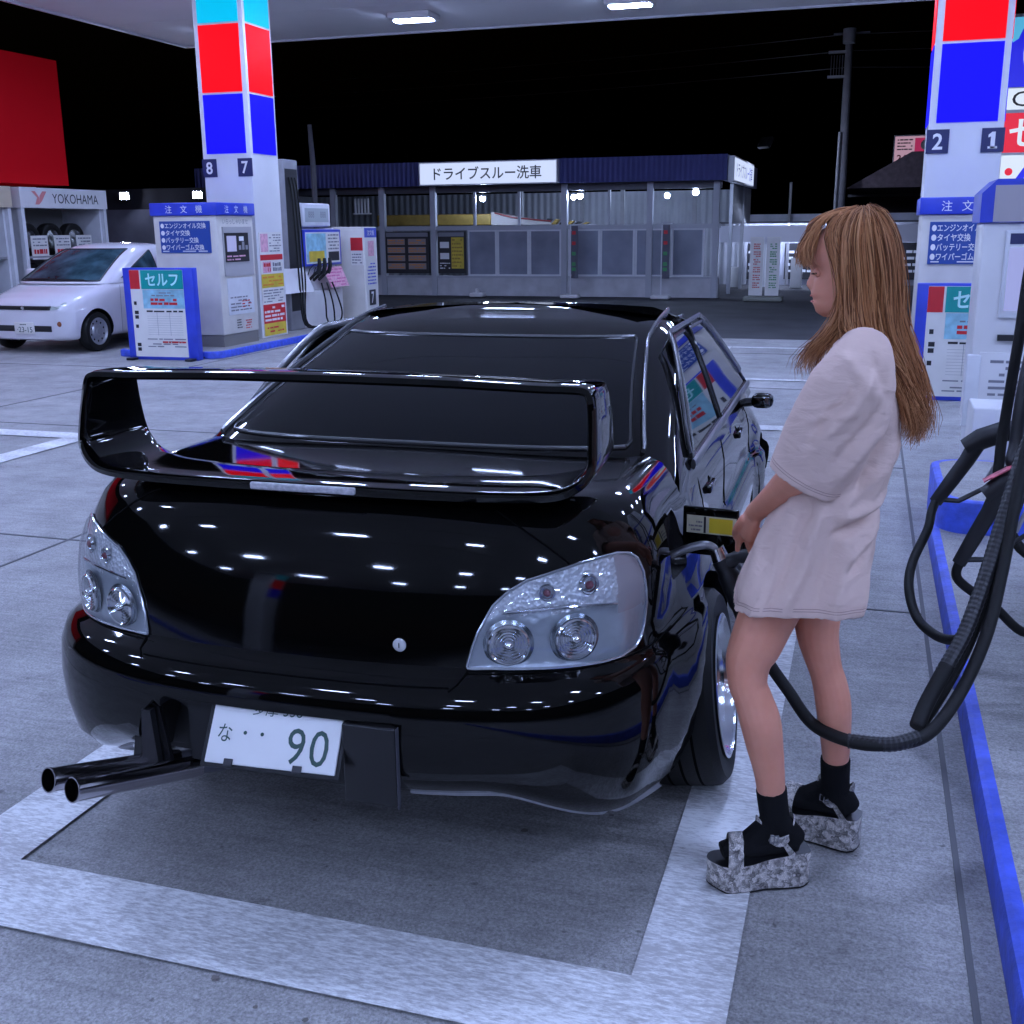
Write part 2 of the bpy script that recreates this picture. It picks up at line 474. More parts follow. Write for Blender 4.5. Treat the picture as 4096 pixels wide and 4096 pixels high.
# right-hand island by the woman: a low kerb painted blue, then a higher plinth
def island(name, x0, y0, x1, y1, h, r=.18, bz=0, top=CONC, side=kerbblue):
    m = MB()
    out = []
    for cx, cy, a0 in ((x1 - r, y0 + r, -90), (x1 - r, y1 - r, 0), (x0 + r, y1 - r, 90), (x0 + r, y0 + r, 180)):
        for k in range(9):
            a = R(a0 + k * 11.25); out.append((cx + r * math.cos(a), cy + r * math.sin(a)))
    n = len(out); cx, cy = (x0 + x1) / 2, (y0 + y1) / 2
    def ring(ins, z):
        o = []
        for x, y in out:
            o.append((x + (ins if x < cx else -ins), y + (ins if y < cy else -ins), z))
        return o
    m.grid([ring(0, bz), ring(0, bz + h - .02), ring(.006, bz + h - .006), ring(.02, bz + h)], side, cv=True)
    m.grid([ring(.02, bz + h), ring(.045, bz + h + .0005)], side, cv=True)
    m.add(ring(.045, bz + h + .0005), [tuple(range(n))], top)
    return tag(m.build(name), kind='structure')
island("pump_island_kerb", .40, -6.5, 2.6, 6.5, .11)
island("pump_island_plinth", .43, 5.95, 2.4, 7.1, .28, r=.16, bz=0)
island("pump_island_kerb", -9.75, 12.95, -8.15, 19.3, .09)
island("pump_island_kerb", -9.75, -13.5, -8.15, -2, .09)

# ------------------------------------------------------------------ canopy and its lamps
soff = M("canopy_soffit", (.80, .80, .80), .6, vary=.05, vscale=.6)
ct = thing("station_canopy", "broad flat pale canopy roof over the whole forecourt", "canopy", (-1.7, 3, 5))
m = MB()
for i in range(14):
    y0 = -13.5 + i * 2.3571
    m.box(-12.45 + 1.7, y0 - 3 + .004, 0, 9.5 + 1.7, y0 + 2.3571 - 3 - .004, .05, soff)
m.build("soffit", ct)
m = MB()
fm = M("canopy_fascia", (.6, .6, .64), .4)
X0c, X1c, Y0c, Y1c = -12.45 + 1.7, 11.2, -16.5, 16.5
m.box(X0c - .06, Y0c - .06, -.03, X0c - .002, Y1c + .06, .75, fm); m.box(X1c + .002, Y0c - .06, -.03, X1c + .06, Y1c + .06, .75, fm)
m.box(X0c, Y1c + .002, -.03, X1c, Y1c + .06, .75, fm); m.box(X0c, Y0c - .06, -.03, X1c, Y0c - .002, .75, fm)
m.box(X0c, Y0c, .055, X1c, Y1c, .7, dgrey)
m.build("fascia", ct)
lampm = E_("lit_canopy_lens", LAMP, LAMP_L)
housing = M("lamp_housing", (.7, .7, .7), .4)
def canopy_lamp():
    t = thing("canopy_lamp", "bright ceiling floodlight under the canopy, right of the striped pillar", "ceiling lamp", (0, 0, 0), 0, "floodlights under the canopy")
    m = MB()
    m.box(-.36, -.27, -.10, .36, .27, -.001, housing, .03)
    m.build("housing", t)
    m = MB()
    m.box(-.31, -.10, -.118, .31, .10, -.101, lampm)
    m.build("lens", t)
    return t
proto = canopy_lamp()
first = True
for ix, x in enumerate((-10.77, -7.24, -3.71, -.18, 3.35, 6.88)):
    for iy, y in enumerate((17.95, 14.45, 10.95, 7.45, 3.95, .45, -3.05, -6.55, -10.05)):
        if (ix, iy) in ((2, 3), (3, 3), (2, 5), (3, 5)): continue        # none right over this bay
        o = proto if first else copy_tree(proto)
        first = False
        o.location = (x, y, 5.0)
        if (ix, iy) == (1, 0): o["label"] = "lit canopy floodlight just right of the pillar numbered 8 and 7"
        elif (ix, iy) == (2, 0): o["label"] = "lit canopy floodlight cut by the photo's top edge"
        else: o["label"] = "canopy floodlight seen only as a bright dash in the car paint"

# ------------------------------------------------------------------ pillars with lit stripes
pr = M("lit_red_stripe", (.25, .002, .004), .5, spec=.1, emit=(1, .0, .006), es=.95)
pb = M("lit_blue_stripe", (.005, .005, .2), .5, spec=.1, emit=(.008, .004, 1), es=.95)
pc = M("lit_cyan_stripe", (.0, .2, .3), .5, spec=.1, emit=(0, .55, .85), es=.85)
frame = M("pillar_cladding", (.74, .74, .76), .35, vary=.04, vscale=2)
def pillar(label, x0, y0, w, d, nums, z0=.1, cat="pillar"):
    t = thing("striped_pillar", label, cat, (x0 + w / 2, y0 + d / 2, 0), 0, "striped canopy pillars")
    a, b = w / 2, d / 2
    m = MB(); m.box(-a, -b, z0, a, b, 4.999, frame, .008)
    for s in (-1, 1): m.box(-a - .004, s * (b - .02) - .012, 2.66, -a + .02, s * (b - .02) + .012, 4.99, frame)
    m.build("column", t)
    for z1, z2, mt, nm in ((2.72, 3.52, pb, "blue_panel"), (3.55, 4.44, pr, "red_panel"), (4.47, 4.96, pc, "cyan_panel")):
        m = MB()
        m.box(-a + .07, -b - .012, z1, a - .07, -b - .001, z2, mt)
        m.box(a + .001, -b + .06, z1, a + .012, b - .06, z2, mt)
        m.box(-a - .012, -b + .06, z1, -a - .001, b - .06, z2, mt)
        m.build(nm, t)
    for i, n in enumerate(nums):
        m = MB(); u = (-a + .1 if i == 0 else a - .1)
        m.box(u - .115, -b - .016, 2.40, u + .115, -b - .001, 2.65, navy)
        if n == '1': m.prism([(u - .022, 2.44), (u + .022, 2.44), (u + .022, 2.61), (u - .012, 2.61), (u - .048, 2.58), (u - .048, 2.552), (u - .022, 2.562)], FRONT, (0, -b - .019, 0), .002, letter); m.box(u - .048, -b - .019, 2.437, u + .048, -b - .0172, 2.46, letter)
        else: m.text(n, FRONT, (0, -b - .016, 0), u, 2.525, 1, letter, .003, height=.17, width=.105 if n != '1' else .06, bold=.02 if n != '1' else 0)
        m.build("number_plate", t)
    return t
pillar("white pillar with cyan, red and blue stripes numbered 8 and 7", -9.28, 14.75, .78, .78, "87", .09)
pillar("white pillar with red and blue stripes numbered 2 and 1", .53, 13.6, .76, .76, "21", .0005)
pillar("striped pillar seen mirrored in the car's boot lid", -9.28, -11.3, .78, .78, "43", .09)

# ------------------------------------------------------------------ order terminals with a blue header
def order_terminal(label, x0, x1, y0, y1, h, z0, east):
    t = thing("order_terminal", label, "order terminal", (x0, y0, z0), 0, "self service order terminals")
    W, D, H = x1 - x0, y1 - y0, h - z0
    m = MB()
    m.box(0, 0, .16, W, D, H - .17, cream, .012)
    m.build("cabinet", t)
    m = MB(); m.box(.012, .012, 0, W - .012, D - .012, .159, M("plinth_grey", (.2, .19, .18), .5)); m.build("plinth", t)
    m = MB(); m.box(-.03, -.03, H - .169, W + .03, D + .03, H, blue, .012)
    m.text("注", FRONT, (0, -.03, 0), W * .28, H - .085, .11, letter, .003); m.text("文", FRONT, (0, -.03, 0), W * .52, H - .085, .11, letter, .003)
    m.text("機", FRONT, (0, -.03, 0), W * .76, H - .085, .11, letter, .003)
    for k, c in enumerate("注文機"):
        m.text(c, EAST, (W + .03, 0, 0), D * (.24 + .26 * k), H - .085, .11, letter, .003)
    m.build("header", t)
    m = MB()
    u0, u1 = W * .1, W * .9; v0, v1 = H - .66, H - .24
    m.box(u0, -.012, v0, u1, -.001, v1, M("service_list_blue", (.02, .07, .32), .4))
    rows = ("●エンジンオイル交換", "●タイヤ交換", "●バッテリー交換", "●ワイパーゴム交換")
    ws = (.9, .58, .74, .84)
    for k, (r_, w_) in enumerate(zip(rows, ws)):
        ww = (u1 - u0) * w_
        m.text(r_, FRONT, (0, -.012, 0), u0 + .02 + ww / 2, v1 - .06 - k * .095, .08, letter, .003, width=ww, bold=.012)
    m.lines(FRONT, (0, -.012, 0), u0 + .03, v0 + .008, u1 - .03, v0 + .04, 1, letter, seed=3)
    m.build("service_list", t)
    if east:
        o = (W, 0, 0)
        m = MB(); m.box(W + .001, .12, .95, W + .02, D - .08, H - .32, M("machine_grey", (.42, .41, .42), .4)); m.text("いらっしゃいませ", EAST, o, D * .5, H - .25, .08, greyink, .006, width=D * .7)
        m.box(W + .0205, .14, 1.14, W + .03, D - .2, H - .40, ink)
        m.box(W + .031, .18, 1.28, W + .035, .42, H - .44, screenm)
        for k in range(3): m.box(W + .031, .48 + k * .09, 1.3, W + .034, .54 + k * .09, 1.36 + .05 * (k % 2), grey)
        m.box(W + .031, .5, 1.42, W + .034, .62, 1.48, letter)
        m.lines(EAST, (W + .03, 0, 0), .16, 1.15, .7, 1.24, 2, pink, seed=5)
        m.build("ordering_panel", t)
        m = MB(); m.box(W + .001, .16, .42, W + .012, D - .12, .92, offwhite)
        m.lines(EAST, (W + .012, 0, 0), .2, .46, D - .2, .68, 5, greyink, seed=8); m.lines(EAST, (W + .012, 0, 0), .5, .5, D - .2, .62, 3, red, seed=9)
        m.lines(EAST, (W + .001, 0, 0), .35, .22, .5, .36, 4, ink, seed=10); m.lines(EAST, (W + .001, 0, 0), .58, .2, .75, .34, 4, red, seed=11)
        m.build("lower_door", t)
    return t
order_terminal("cream order terminal with blue header before the pillar numbered 8 and 7", -9.38, -8.4, 13.55, 14.5, 2.02, .0905, True)
order_terminal("order terminal with blue header before the pillar numbered 2 and 1", .49, 1.3, 12.45, 13.3, 1.915, .0005, False)

# ------------------------------------------------------------------ self-service price boards
def price_board(label, x0, y0, w, h, rz=0):
    t = thing("price_board", label, "price board", (x0 + w / 2, y0, 0), rz, "self service price boards")
    a = w / 2; F = (0, -.065, 0)
    m = MB(); m.box(-a, -.06, .0, a, .06, h, blue, .008); m.build("board", t)
    m = MB()
    c0, c1, c2 = -a + .1 * w, -a + .26 * w, a - .14 * w
    m.box(c0, -.064, .04, c2, -.0605, h - .025, paper)
    m.panel(FRONT, F, c0, h - .27, c1 - .02, h - .028, red, .001)
    m.panel(FRONT, F, c1, h - .27, c2, h - .028, teal, .001)
    m.text("セルフ", FRONT, F, (c1 + c2) / 2, h - .15, .2, cyanletter, .004, width=(c2 - c1) * .78, height=.16, bold=.025)
    m.panel(FRONT, F, c1 + .01, h - .52, c2, h - .275, skyprint, .001)
    m.lines(FRONT, F, c1 + .12, h - .48, c2 - .1, h - .38, 2, red, seed=21, fill=.7); m.lines(FRONT, F, c1 + .14, h - .37, c2 - .14, h - .3, 2, greyink, seed=22)
    # tall narrow column of bold characters, too small to read
    r = random.Random(4); z = h - .31
    while z > .1:
        if r.random() > .25: m.panel(FRONT, F, c0 + .035, z - .045, c0 + .085 + r.uniform(-.015, .01), z, ink, .001)
        z -= .06
    m.lines(FRONT, F, c1 + .05, h - .58, c2 - .03, h - .53, 1, ink, seed=25)
    for k in range(9): m.panel(FRONT, F, c1 + .05, h - .62 - k * .03, c2 - .05, h - .618 - k * .03, greyink, .001)
    for q in (.32, .62): m.panel(FRONT, F, c1 + (c2 - c1) * q, h - .87, c1 + (c2 - c1) * q + .004, h - .57, greyink, .0015)
    m.lines(FRONT, F, c1 + .03, h - 1.03, c2 - .02, h - .9, 4, greyink, seed=26); m.lines(FRONT, F, c1 + .25, h - .98, c2 - .02, h - .93, 1, red, seed=27, lift=.005)
    m.build("notice", t)
    m = MB()
    for s in (-1, 1): m.box(s * (a - .08) - .05, -.2, .0, s * (a - .08) + .05, -.062, .03, black, .008); m.box(s * (a - .08) - .05, .062, .0, s * (a - .08) + .05, .2, .03, black, .008)
    m.build("foot", t)
    return t
price_board("self-service price board with teal header beside the white car", -9.33, 12.78, 1.02, 1.19, R(3))
price_board("self-service price board with teal header behind the woman's back", .46, 11.5, 1.0, 1.11)

# poster on the pillar's side
t = thing("poster", "red and yellow notice poster on the striped pillar's side", "poster", (-8.5, 15.14, 0))
m = MB(); m.box(.001, -.33, .12, .008, .33, 1.62, paper)
o = (.008, 0, 0)
m.panel(EAST, o, -.33, .12, .33, .3, yellow); m.panel(EAST, o, -.33, .3, .33, .58, red)
m.lines(EAST, o, -.3, .32, .3, .56, 4, paper, seed=31, fill=.6); m.lines(EAST, o, -.25, .15, .25, .26, 2, red, seed=32)
m.lines(EAST, o, -.3, .6, .3, .8, 5, greyink, seed=33); m.panel(EAST, o, -.33, .82, .33, 1.02, yellow); m.lines(EAST, o, -.3, .84, .3, 1.0, 3, orange, seed=34, lift=.006)
m.panel(EAST, o, -.27, 1.04, -.03, 1.2, pink); m.lines(EAST, o, -.25, 1.05, -.05, 1.19, 2, red, seed=35, fill=.8, lift=.006); m.lines(EAST, o, .02, 1.05, .28, 1.19, 2, greyink, seed=36, fill=.8)
m.panel(EAST, o, -.33, 1.22, .33, 1.3, red); m.lines(EAST, o, -.05, 1.33, .3, 1.6, 7, greyink, seed=37); m.panel(EAST, o, -.3, 1.34, -.08, 1.6, pink)
m.build("poster_sheet", t)

# ------------------------------------------------------------------ fuel nozzle (used on every dispenser)
def nozzle_parts(t, Mx, spout=True, label_mat=None):
    """local: spout along +x, grip runs down to -z, y across"""
    m = MB()
    m.tube([Mx @ V(p) for p in ((.0, 0, 0), (.05, 0, .012), (.12, 0, .016), (.19, 0, .0), (.22, 0, -.006))], [.030, .037, .036, .03, .026], 12, black, sq=(1, .8))
    m.tube([Mx @ V(p) for p in ((.035, 0, .0), (-.005, 0, -.04), (-.065, 0, -.09), (-.125, 0, -.14))], [.029, .026, .025, .022], 12, black, sq=(1, .8))
    m.build("nozzle_body", t)
    m = MB()
    m.tube([Mx @ V(p) for p in ((.14, 0, -.02), (.12, 0, -.075), (.05, 0, -.13), (-.06, 0, -.155), (-.118, 0, -.132))], [.008, .008, .008, .009, .01], 8, black)
    m.tube([Mx @ V(p) for p in ((.10, 0, -.02), (.075, 0, -.07), (.03, 0, -.115))], .007, 8, grey)
    m.build("trigger_guard", t)
    if spout:
        m = MB()
        m.tube([Mx @ V(p) for p in ((.215, 0, -.006), (.30, 0, -.012), (.36, 0, -.03), (.41, 0, -.06))], [.014, .0125, .0125, .012], 14, chrome)
        m.tube([Mx @ V(p) for p in ((.2, 0, -.005), (.235, 0, -.007))], [.024, .022], 16, chrome)
        m.build("spout", t)
    if label_mat:
        m = MB(); q = [Mx @ V(p) for p in ((.01, -.018, .0375), (.17, -.018, .053), (.17, .018, .053), (.01, .018, .0375))]
        top = [Mx @ V(p) for p in ((.01, -.018, .0405), (.17, -.018, .056), (.17, .018, .056), (.01, .018, .0405))]
        m.add(q + top, [(0, 3, 2, 1), (4, 5, 6, 7), (0, 1, 5, 4), (1, 2, 6, 5), (2, 3, 7, 6), (3, 0, 4, 7)], label_mat); m.build("grade_label", t)
def ribbed(m, path, r, mat, pitch=.018, n=12, sub=14):
    P = catmull(path, sub); out = [P[0]]; L = [0]; acc = 0
    Q = [P[0]]
    for a, b in zip(P[:-1], P[1:]):
        d = np.linalg.norm(b - a); acc += d
    k = int(acc / pitch * 4)
    S = np.concatenate([[0], np.cumsum([np.linalg.norm(b - a) for a, b in zip(P[:-1], P[1:])])])
    T = np.linspace(0, S[-1], k); A = np.array(P)
    C = np.stack([np.interp(T, S, A[:, i]) for i in range(3)], 1)
    rs = [r * (1.0 if (i % 4) in (0, 1) else .95) for i in range(k)]
    m.tube([tuple(c) for c in C], rs, n, mat, smooth=False)

# ------------------------------------------------------------------ left dispenser (seen past the pillar)
t = thing("fuel_dispenser", "white fuel dispenser with blue-framed display and three nozzles", "fuel dispenser", (-8.7, 16.2, .09))
m = MB(); m.box(-.8, .35, 0, 0, 1.72, .58, white, .015); m.box(-.8, .35, .581, -.12, 1.72, 1.58, white, .01); m.build("cabinet", t)
m = MB(); m.box(-.119, .36, .98, .02, 1.7, 1.56, blue, .015)
m.panel(EAST, (.02, 0, 0), .4, 1.02, 1.64, 1.52, paper); m.panel(EAST, (.02, 0, 0), .42, 1.04, 1.12, 1.5, skyprint, .003); m.panel(EAST, (.02, 0, 0), .5, 1.05, 1.05, 1.22, yellow, .0035)
m.panel(EAST, (.02, 0, 0), 1.2, 1.05, 1.6, 1.2, ink, .003); m.lines(EAST, (.02, 0, 0), 1.2, 1.22, 1.6, 1.5, 5, greyink, seed=41)
m.build("display_panel", t)
m = MB(); m.prism([(0, .6), (.28, .6), (.12, .97), (0, .97)], (V((1, 0, 0)), V((0, 0, 1)), V((0, -1, 0))), (-.119, .36, 0), -1.34, white); 
sl = (V((0, 1, 0)), V((-.397, 0, .918)).normalized(), V((.918, 0, .397)).normalized())
m.panel(sl, (.161, 0, .6), .98, .02, 1.68, .38, pink); m.lines(sl, (.161, 0, .6), 1.0, .03, 1.66, .36, 6, M("magenta_print", (.6, .12, .3), .5), seed=43)
m.build("nozzle_shelf", t)
m = MB(); m.box(-.5, .42, 1.60, -.02, 1.42, 1.98, offwhite, .03); m.panel(EAST, (-.02, 0, 0), .5, 1.68, 1.34, 1.9, M("lcd_grey", (.35, .4, .42), .3), .003)
for k in range(2): m.text("888", EAST, (-.02, 0, 0), .72 + k * .42, 1.8, .14, greyink, .005)
m.build("counter_head", t)
m = MB(); m.box(-.55, -.16, 0, 0, .30, 2.62, grey, .02); m.panel(EAST, (0, 0, 0), -.13, .3, .27, 2.48, ink, .003); m.build("hose_tower", t)
for k in range(3):
    y = .5 + .19 * k
    n = thing("fuel_nozzle", ("black nozzle nearest the poster on the far left dispenser", "middle one of three black nozzles on the far left dispenser", "black nozzle beside the pink notice on the far left dispenser")[k], "fuel nozzle", (-8.7, 16.2, .09), 0, "nozzles on the left dispenser")
    Mx = Matrix.Translation((.16, y, .86)) @ Matrix.Rotation(R(100), 4, 'Y') @ Matrix.Rotation(R(180), 4, 'Z') @ Matrix.Scale(1.15, 4)
    nozzle_parts(n, Mx, False)
    m = MB(); e = (.2, y, .7)
    m.tube(catmull([(.22, y, .72), (.3, y + .05 * (k - 1), .45), (.33, y + .1 * (k - 1), .2), (.25, y + .05, .06), (.2, -.1 + .05 * k, .1), (.14, -.1 + .1 * k, .8), (.1, -.08 + .1 * k, 1.6), (.06, -.06 + .1 * k, 2.15), (.02, -.05 + .1 * k, 2.35)], 6), .014, 8, rubber)
    m.build("hose", n)
# terminal numbered 7 at the island's far end
t = thing("payment_kiosk", "narrow pale kiosk marked 7 at the far end of the island", "kiosk", (-9.0, 18.2, .09))
m = MB(); m.box(0, 0, 0, .6, .55, 1.6, cream, .012); m.build("cabinet", t)
m = MB(); m.box(.36, -.012, .95, .59, -.001, 1.42, paper); m.panel(FRONT, (0, -.012, 0), .36, 1.2, .59, 1.42, red); m.lines(FRONT, (0, -.012, 0), .38, .97, .57, 1.16, 4, greyink, seed=51); m.build("poster_sheet", t)
m = MB(); m.box(.601, .02, .1, .612, .53, 1.58, paper); o = (.612, 0, 0)
m.panel(EAST, o, .02, 1.42, .53, 1.58, blue); m.text("注文機", EAST, o, .275, 1.5, .1, letter, .004)
m.panel(EAST, o, .15, 1.1, .4, 1.36, pink); m.lines(EAST, o, .1, .6, .45, 1.0, 7, blue, seed=52); m.panel(EAST, o, .14, .25, .41, .52, ink); m.text("7", EAST, o, .275, .385, 1, letter, .005, height=.2, width=.11, bold=.02)
m.build("side_notice", t)

# ------------------------------------------------------------------ right-hand cabinet with the blue top
t = thing("pay_station", "tall white pay station with blue top at the right edge", "pay station", (.72, 8.3, .281))
m = MB(); m.box(.02, .02, -.28, .98, .53, -.0005, offwhite); m.build("base", t)
m = MB(); m.box(0, 0, 0, 1.0, .55, 1.38, white, .012); m.box(-.03, -.03, 0, .06, .02, .5, offwhite, .008); m.build("cabinet", t)
m = MB(); m.prism([(-.03, 1.381), (1.03, 1.381), (1.03, 1.66), (.06, 1.66), (-.03, 1.57)], FRONT, (0, -.03, 0), .61, blue)
m.panel(FRONT, (0, -.03, 0), .05, 1.385, 1.0, 1.62, M("taupe_panel", (.4, .37, .4), .4)); m.build("top_cover", t)
m = MB(); m.box(.14, -.03, .75, .95, -.001, 1.33, offwhite, .01); m.panel(FRONT, (0, -.03, 0), .17, 1.24, .92, 1.31, navy); m.panel(FRONT, (0, -.03, 0), .17, .80, .92, 1.22, screenm); m.build("touch_screen", t)
m = MB(); m.box(.05, -.02, .08, .6, -.001, .52, white, .005); m.lines(FRONT, (0, -.02, 0), .12, .12, .55, .48, 8, greyink, seed=61); m.box(.15, -.035, .6, .3, -.001, .64, black); m.build("lower_door", t)
# small paper box on the plinth
t = tag(MB().box(.68, 7.4, 0, .98, 7.8, .55, white, .015).build("bin"), "low white box between the blue plinth and the pay station", "box")

# ------------------------------------------------------------------ near dispenser (its cabinet stands just out of frame)
t = thing("fuel_dispenser", "white dispenser cabinet at the right edge feeding the black hoses", "fuel dispenser", (.8, 3.55, .111))
m = MB(); m.box(0, 0, 0, .75, 1.75, 1.5, white, .02); m.build("cabinet", t)
m = MB(); m.box(-.02, .1, .95, -.001, 1.65, 1.42, blue); m.panel(WEST, (-.02, 0, 0), -1.55, 1.0, -.2, 1.38, paper); m.build("display_panel", t)
m = MB(); m.box(.1, .6, 1.501, .6, 1.5, 2.0, offwhite, .03); m.build("counter_head", t)
# ------------------------------------------------------------------ shop with the red sign wall, tyre racks, white car, back wall
redwall = M("red_sign_sheet", (.56, .004, .010), .6, emit=(1, .0, .012), es=.035, spec=.1)
t = thing("shop_building", "shop front with a huge plain red sign wall above the racks", "shop", (-14.6, 10, 0))
m = MB(); m.box(-6, -6, 2.5, .0, 8.5, 4.72, redwall); m.build("red_sign", t)
m = MB(); m.box(-6, -6, 0, -.75, 8.5, 2.49, cream); m.build("wall", t)
def rack(label, y0, y1, head, txt):
    t = thing("tyre_rack", label, "rack", (-14.55, y0, 0))
    D = y1 - y0
    m = MB()
    for y in (.0, D - .08): m.box(.2, y, 0, .28, y + .08, 2.07, offwhite)
    m.box(-.7, 0, 0, -.66, D, 2.07, M("rack_back", (.25, .25, .24), .6)); m.box(-.66, .08, 0, .2, .12, 2.07, offwhite); m.box(-.66, D - .12, 0, .2, D - .08, 2.07, offwhite)
    for z in (.5, 1.2): m.box(-.66, .121, z, .19, D - .121, z + .03, grey)
    m.build("frame", t)
    m = MB(); m.box(-.7, -.02, 2.071, .3, D + .02, 2.42, head)
    if txt:
        o = (.3, 0, 0)
        m.text(txt, EAST, o, D * .62, 2.24, .2, ink, .004, width=D * .55, height=.17)
        u = D * .2
        for q in ([(-.2, .11), (-.1, .11), (0, .0), (-.02, -.12), (-.12, -.12), (-.06, 0)], [(.2, .11), (.09, .11), (.01, .03), (-.02, -.12), (.06, -.06)]):
            m.add([V((.304, u + a, 2.25 + b)) for a, b in q], [tuple(range(len(q)))], M("pale_red", (.7, .25, .25), .5))
    m.build("header", t)
    return t
rack("tyre display rack under a white header lettered in black", 16.75, 19.1, white, "YOKOHAMA")
rack("cream-headed display rack at the left edge", 13.9, 16.5, M("header_cream", (.62, .52, .38), .5), None)
def tyre_mb(r, w, Mx, mb, mat=rubber):
    mb.lathe([(r * .62, -w * .42), (r * .7, -w * .5), (r * .9, -w * .5), (r * .985, -w * .4), (r, -w * .25), (r, w * .25), (r * .985, w * .4), (r * .9, w * .5), (r * .7, w * .5), (r * .62, w * .42)], Mx, 40, mat)
RY = Matrix.Rotation(R(90), 4, 'Y'); RX = Matrix.Rotation(R(90), 4, 'X')
names = ("left", "middle", "right")
for k in range(3):
    y = 17.2 + .62 * k
    for lv, z in enumerate((1.52, .82)):
        t = thing("display_tyre", f"{names[k]} tyre on the rack's {('upper', 'lower')[lv]} shelf behind its price card", "tyre", (-14.62, y, z))
        mb = MB(); tyre_mb(.29, .2, RY, mb); mb.build("tread", t)
        mb = MB(); mb.lathe([(.0, .03), (.06, .04), (.16, .03), (.18, .08)], RY, 24, steel); mb.build("wheel_disc", t)
        t = thing("price_card", f"white price card with red figures before the {names[k]} tyre of the {('upper', 'lower')[lv]} shelf", "price card", (-14.38, y + .05, z - .15))
        mb = MB(); mb.box(0, -.22, -.2, .01, .22, .22, paper); mb.lines(EAST, (.01, 0, 0), -.18, .02, .18, .19, 3, greyink, seed=70 + k); mb.lines(EAST, (.01, 0, 0), -.17, -.12, .17, 0, 1, red, seed=80 + k, fill=.7); mb.build("card_face", t)
for k in range(3):
    tag(MB().box(-14.75, 14.3 + k * .7, .53, -14.42, 14.75 + k * .7, .9 + .12 * (k % 2), (cream, grey, offwhite)[k], .02).build("carton"), ("beige", "grey", "pale")[k] + " carton on the rack at the photo's left edge", "carton")

# back wall with two floodlights
t = thing("boundary_wall", "grey-blue back wall between the tyre rack and the pillar", "wall", (-17, 26, 0))
m = MB(); m.box(-14, 0, 0, 3.2, .2, 2.2, M("wall_bluegrey", (.3, .31, .38), .7, vary=.15, vscale=2)); m.build("wall_panel", t)
m = MB(); m.box(-14, .05, 2.201, 3.2, .15, 2.72, M("wall_mesh_dark", (.05, .05, .06), .7)); m.build("mesh_screen", t)
fl = E_("lit_floodlight", (.6, .68, 1), 220)
def flood(label, loc, d, strength=fl, s=.09, group=None):
    t = thing("floodlight", label, "floodlight", loc, 0, group)
    d = V(d).normalized(); q = d.to_track_quat('-Y', 'Z').to_matrix().to_4x4()
    m = MB(); m.box(-s * 1.5, -.0, -s * 1.2, s * 1.5, .1, s * 1.2, black, .015, q); m.tube([q @ V((0, .1, 0)), q @ V((0, .2, -.08)), q @ V((0, .25, -.2))], .02, 8, black); m.build("housing", t)
    m = MB(); m.box(-s * 1.2, -.012, -s * .9, s * 1.2, -.002, s * .9, strength, 0, q); m.build("lens", t)
    return t
flood("glaring floodlight on the wall right of the tyre rack", (-18.6, 25.7, 2.54), (.45, -1, -.15), group="floodlights on the back wall")
flood("glaring floodlight on the wall close beside the striped pillar", (-16.42, 25.7, 2.53), (.45, -1, -.15), group="floodlights on the back wall")

# ------------------------------------------------------------------ car wash building
cwb = stripes_mat("corrugated_blue", (.04, .045, .17), (.075, .08, .26), 2.6, 0)
cwi = stripes_mat("wash_inner_sheet", (.26, .27, .31), (.40, .41, .44), 1.6, 0)
cww = M("wash_low_wall", (.5, .5, .52), .7, vary=.15, vscale=3)
frm = M("wash_frame", (.42, .43, .47), .4)
pane = M("wash_pane", (.22, .24, .30), .3, vary=.3, vscale=1.2, spec=.6)
t = thing("car_wash_building", "long low drive-through car wash with blue fascia and glazed side", "car wash", (-9, 26.9, 0))
def X(x): return x + 9
m = MB(); m.box(X(-17), 0, 0, X(-3.35), .25, .44, cww); m.box(X(-17), 6.3, 0, X(-3.35), 6.45, 2.64, cwi); m.box(X(-17), .25, 0, X(-16.85), 6.3, 2.64, cwi); m.build("wall", t)
m = MB(); m.box(X(-17), -.35, 2.66, X(-3.2), -.2, 3.22, cwb); m.box(X(-3.32), -.199, 2.66, X(-3.2), 6.8, 3.22, M("fascia_end", (.25, .27, .42), .5)); m.box(X(-17), -.2, 2.9, X(-3.33), 6.8, 2.98, dgrey); m.build("fascia", t)
m = MB(); m.box(X(-17), -.02, 1.60, X(-3.35), .1, 1.70, frm); m.box(X(-17), .02, 2.5, X(-3.35), .14, 2.655, dgrey)
m.box(X(-17), -.03, .441, X(-3.35), .12, .49, frm); m.build("rail", t)
for i, x in enumerate((-15.4, -13.2, -11.85, -10.47, -7.08, -5.0, -3.45)):
    m = MB(); m.box(X(x) - .07, -.06, .0, X(x) + .07, .08, 2.655, frm); m.build("post", t)
for x in (-9.4, -8.25, -6.0):
    m = MB(); m.box(X(x) - .03, .05, 1.705, X(x) + .03, .12, 2.5, frm); m.build("post", t)
for a, b in ((-9.56, -8.83), (-8.79, -8.0), (-7.96, -7.18), (-6.98, -6.22), (-6.18, -5.37), (-5.33, -4.62), (-4.46, -3.72)):
    m = MB(); m.box(X(a), .03, .5, X(b), .05, 1.59, pane); w = m.build("window", t)
    m = MB(); A, B = X(a), X(b)
    m.box(A - .015, .0, .495, A + .03, .028, 1.598, offwhite); m.box(B - .03, .0, .495, B + .015, .028, 1.598, offwhite); m.box(A + .031, .0, .495, B - .031, .028, .53, offwhite); m.box(A + .031, .0, 1.56, B - .031, .028, 1.598, offwhite); m.build("frame", w)
for x in (-9.1, -7.4, -6.3, -4.4):
    m = MB(); m.box(X(x) - .05, 3.0, .0, X(x) + .05, 3.1, 2.64, grey); m.build("inner_post", t)
m = MB()
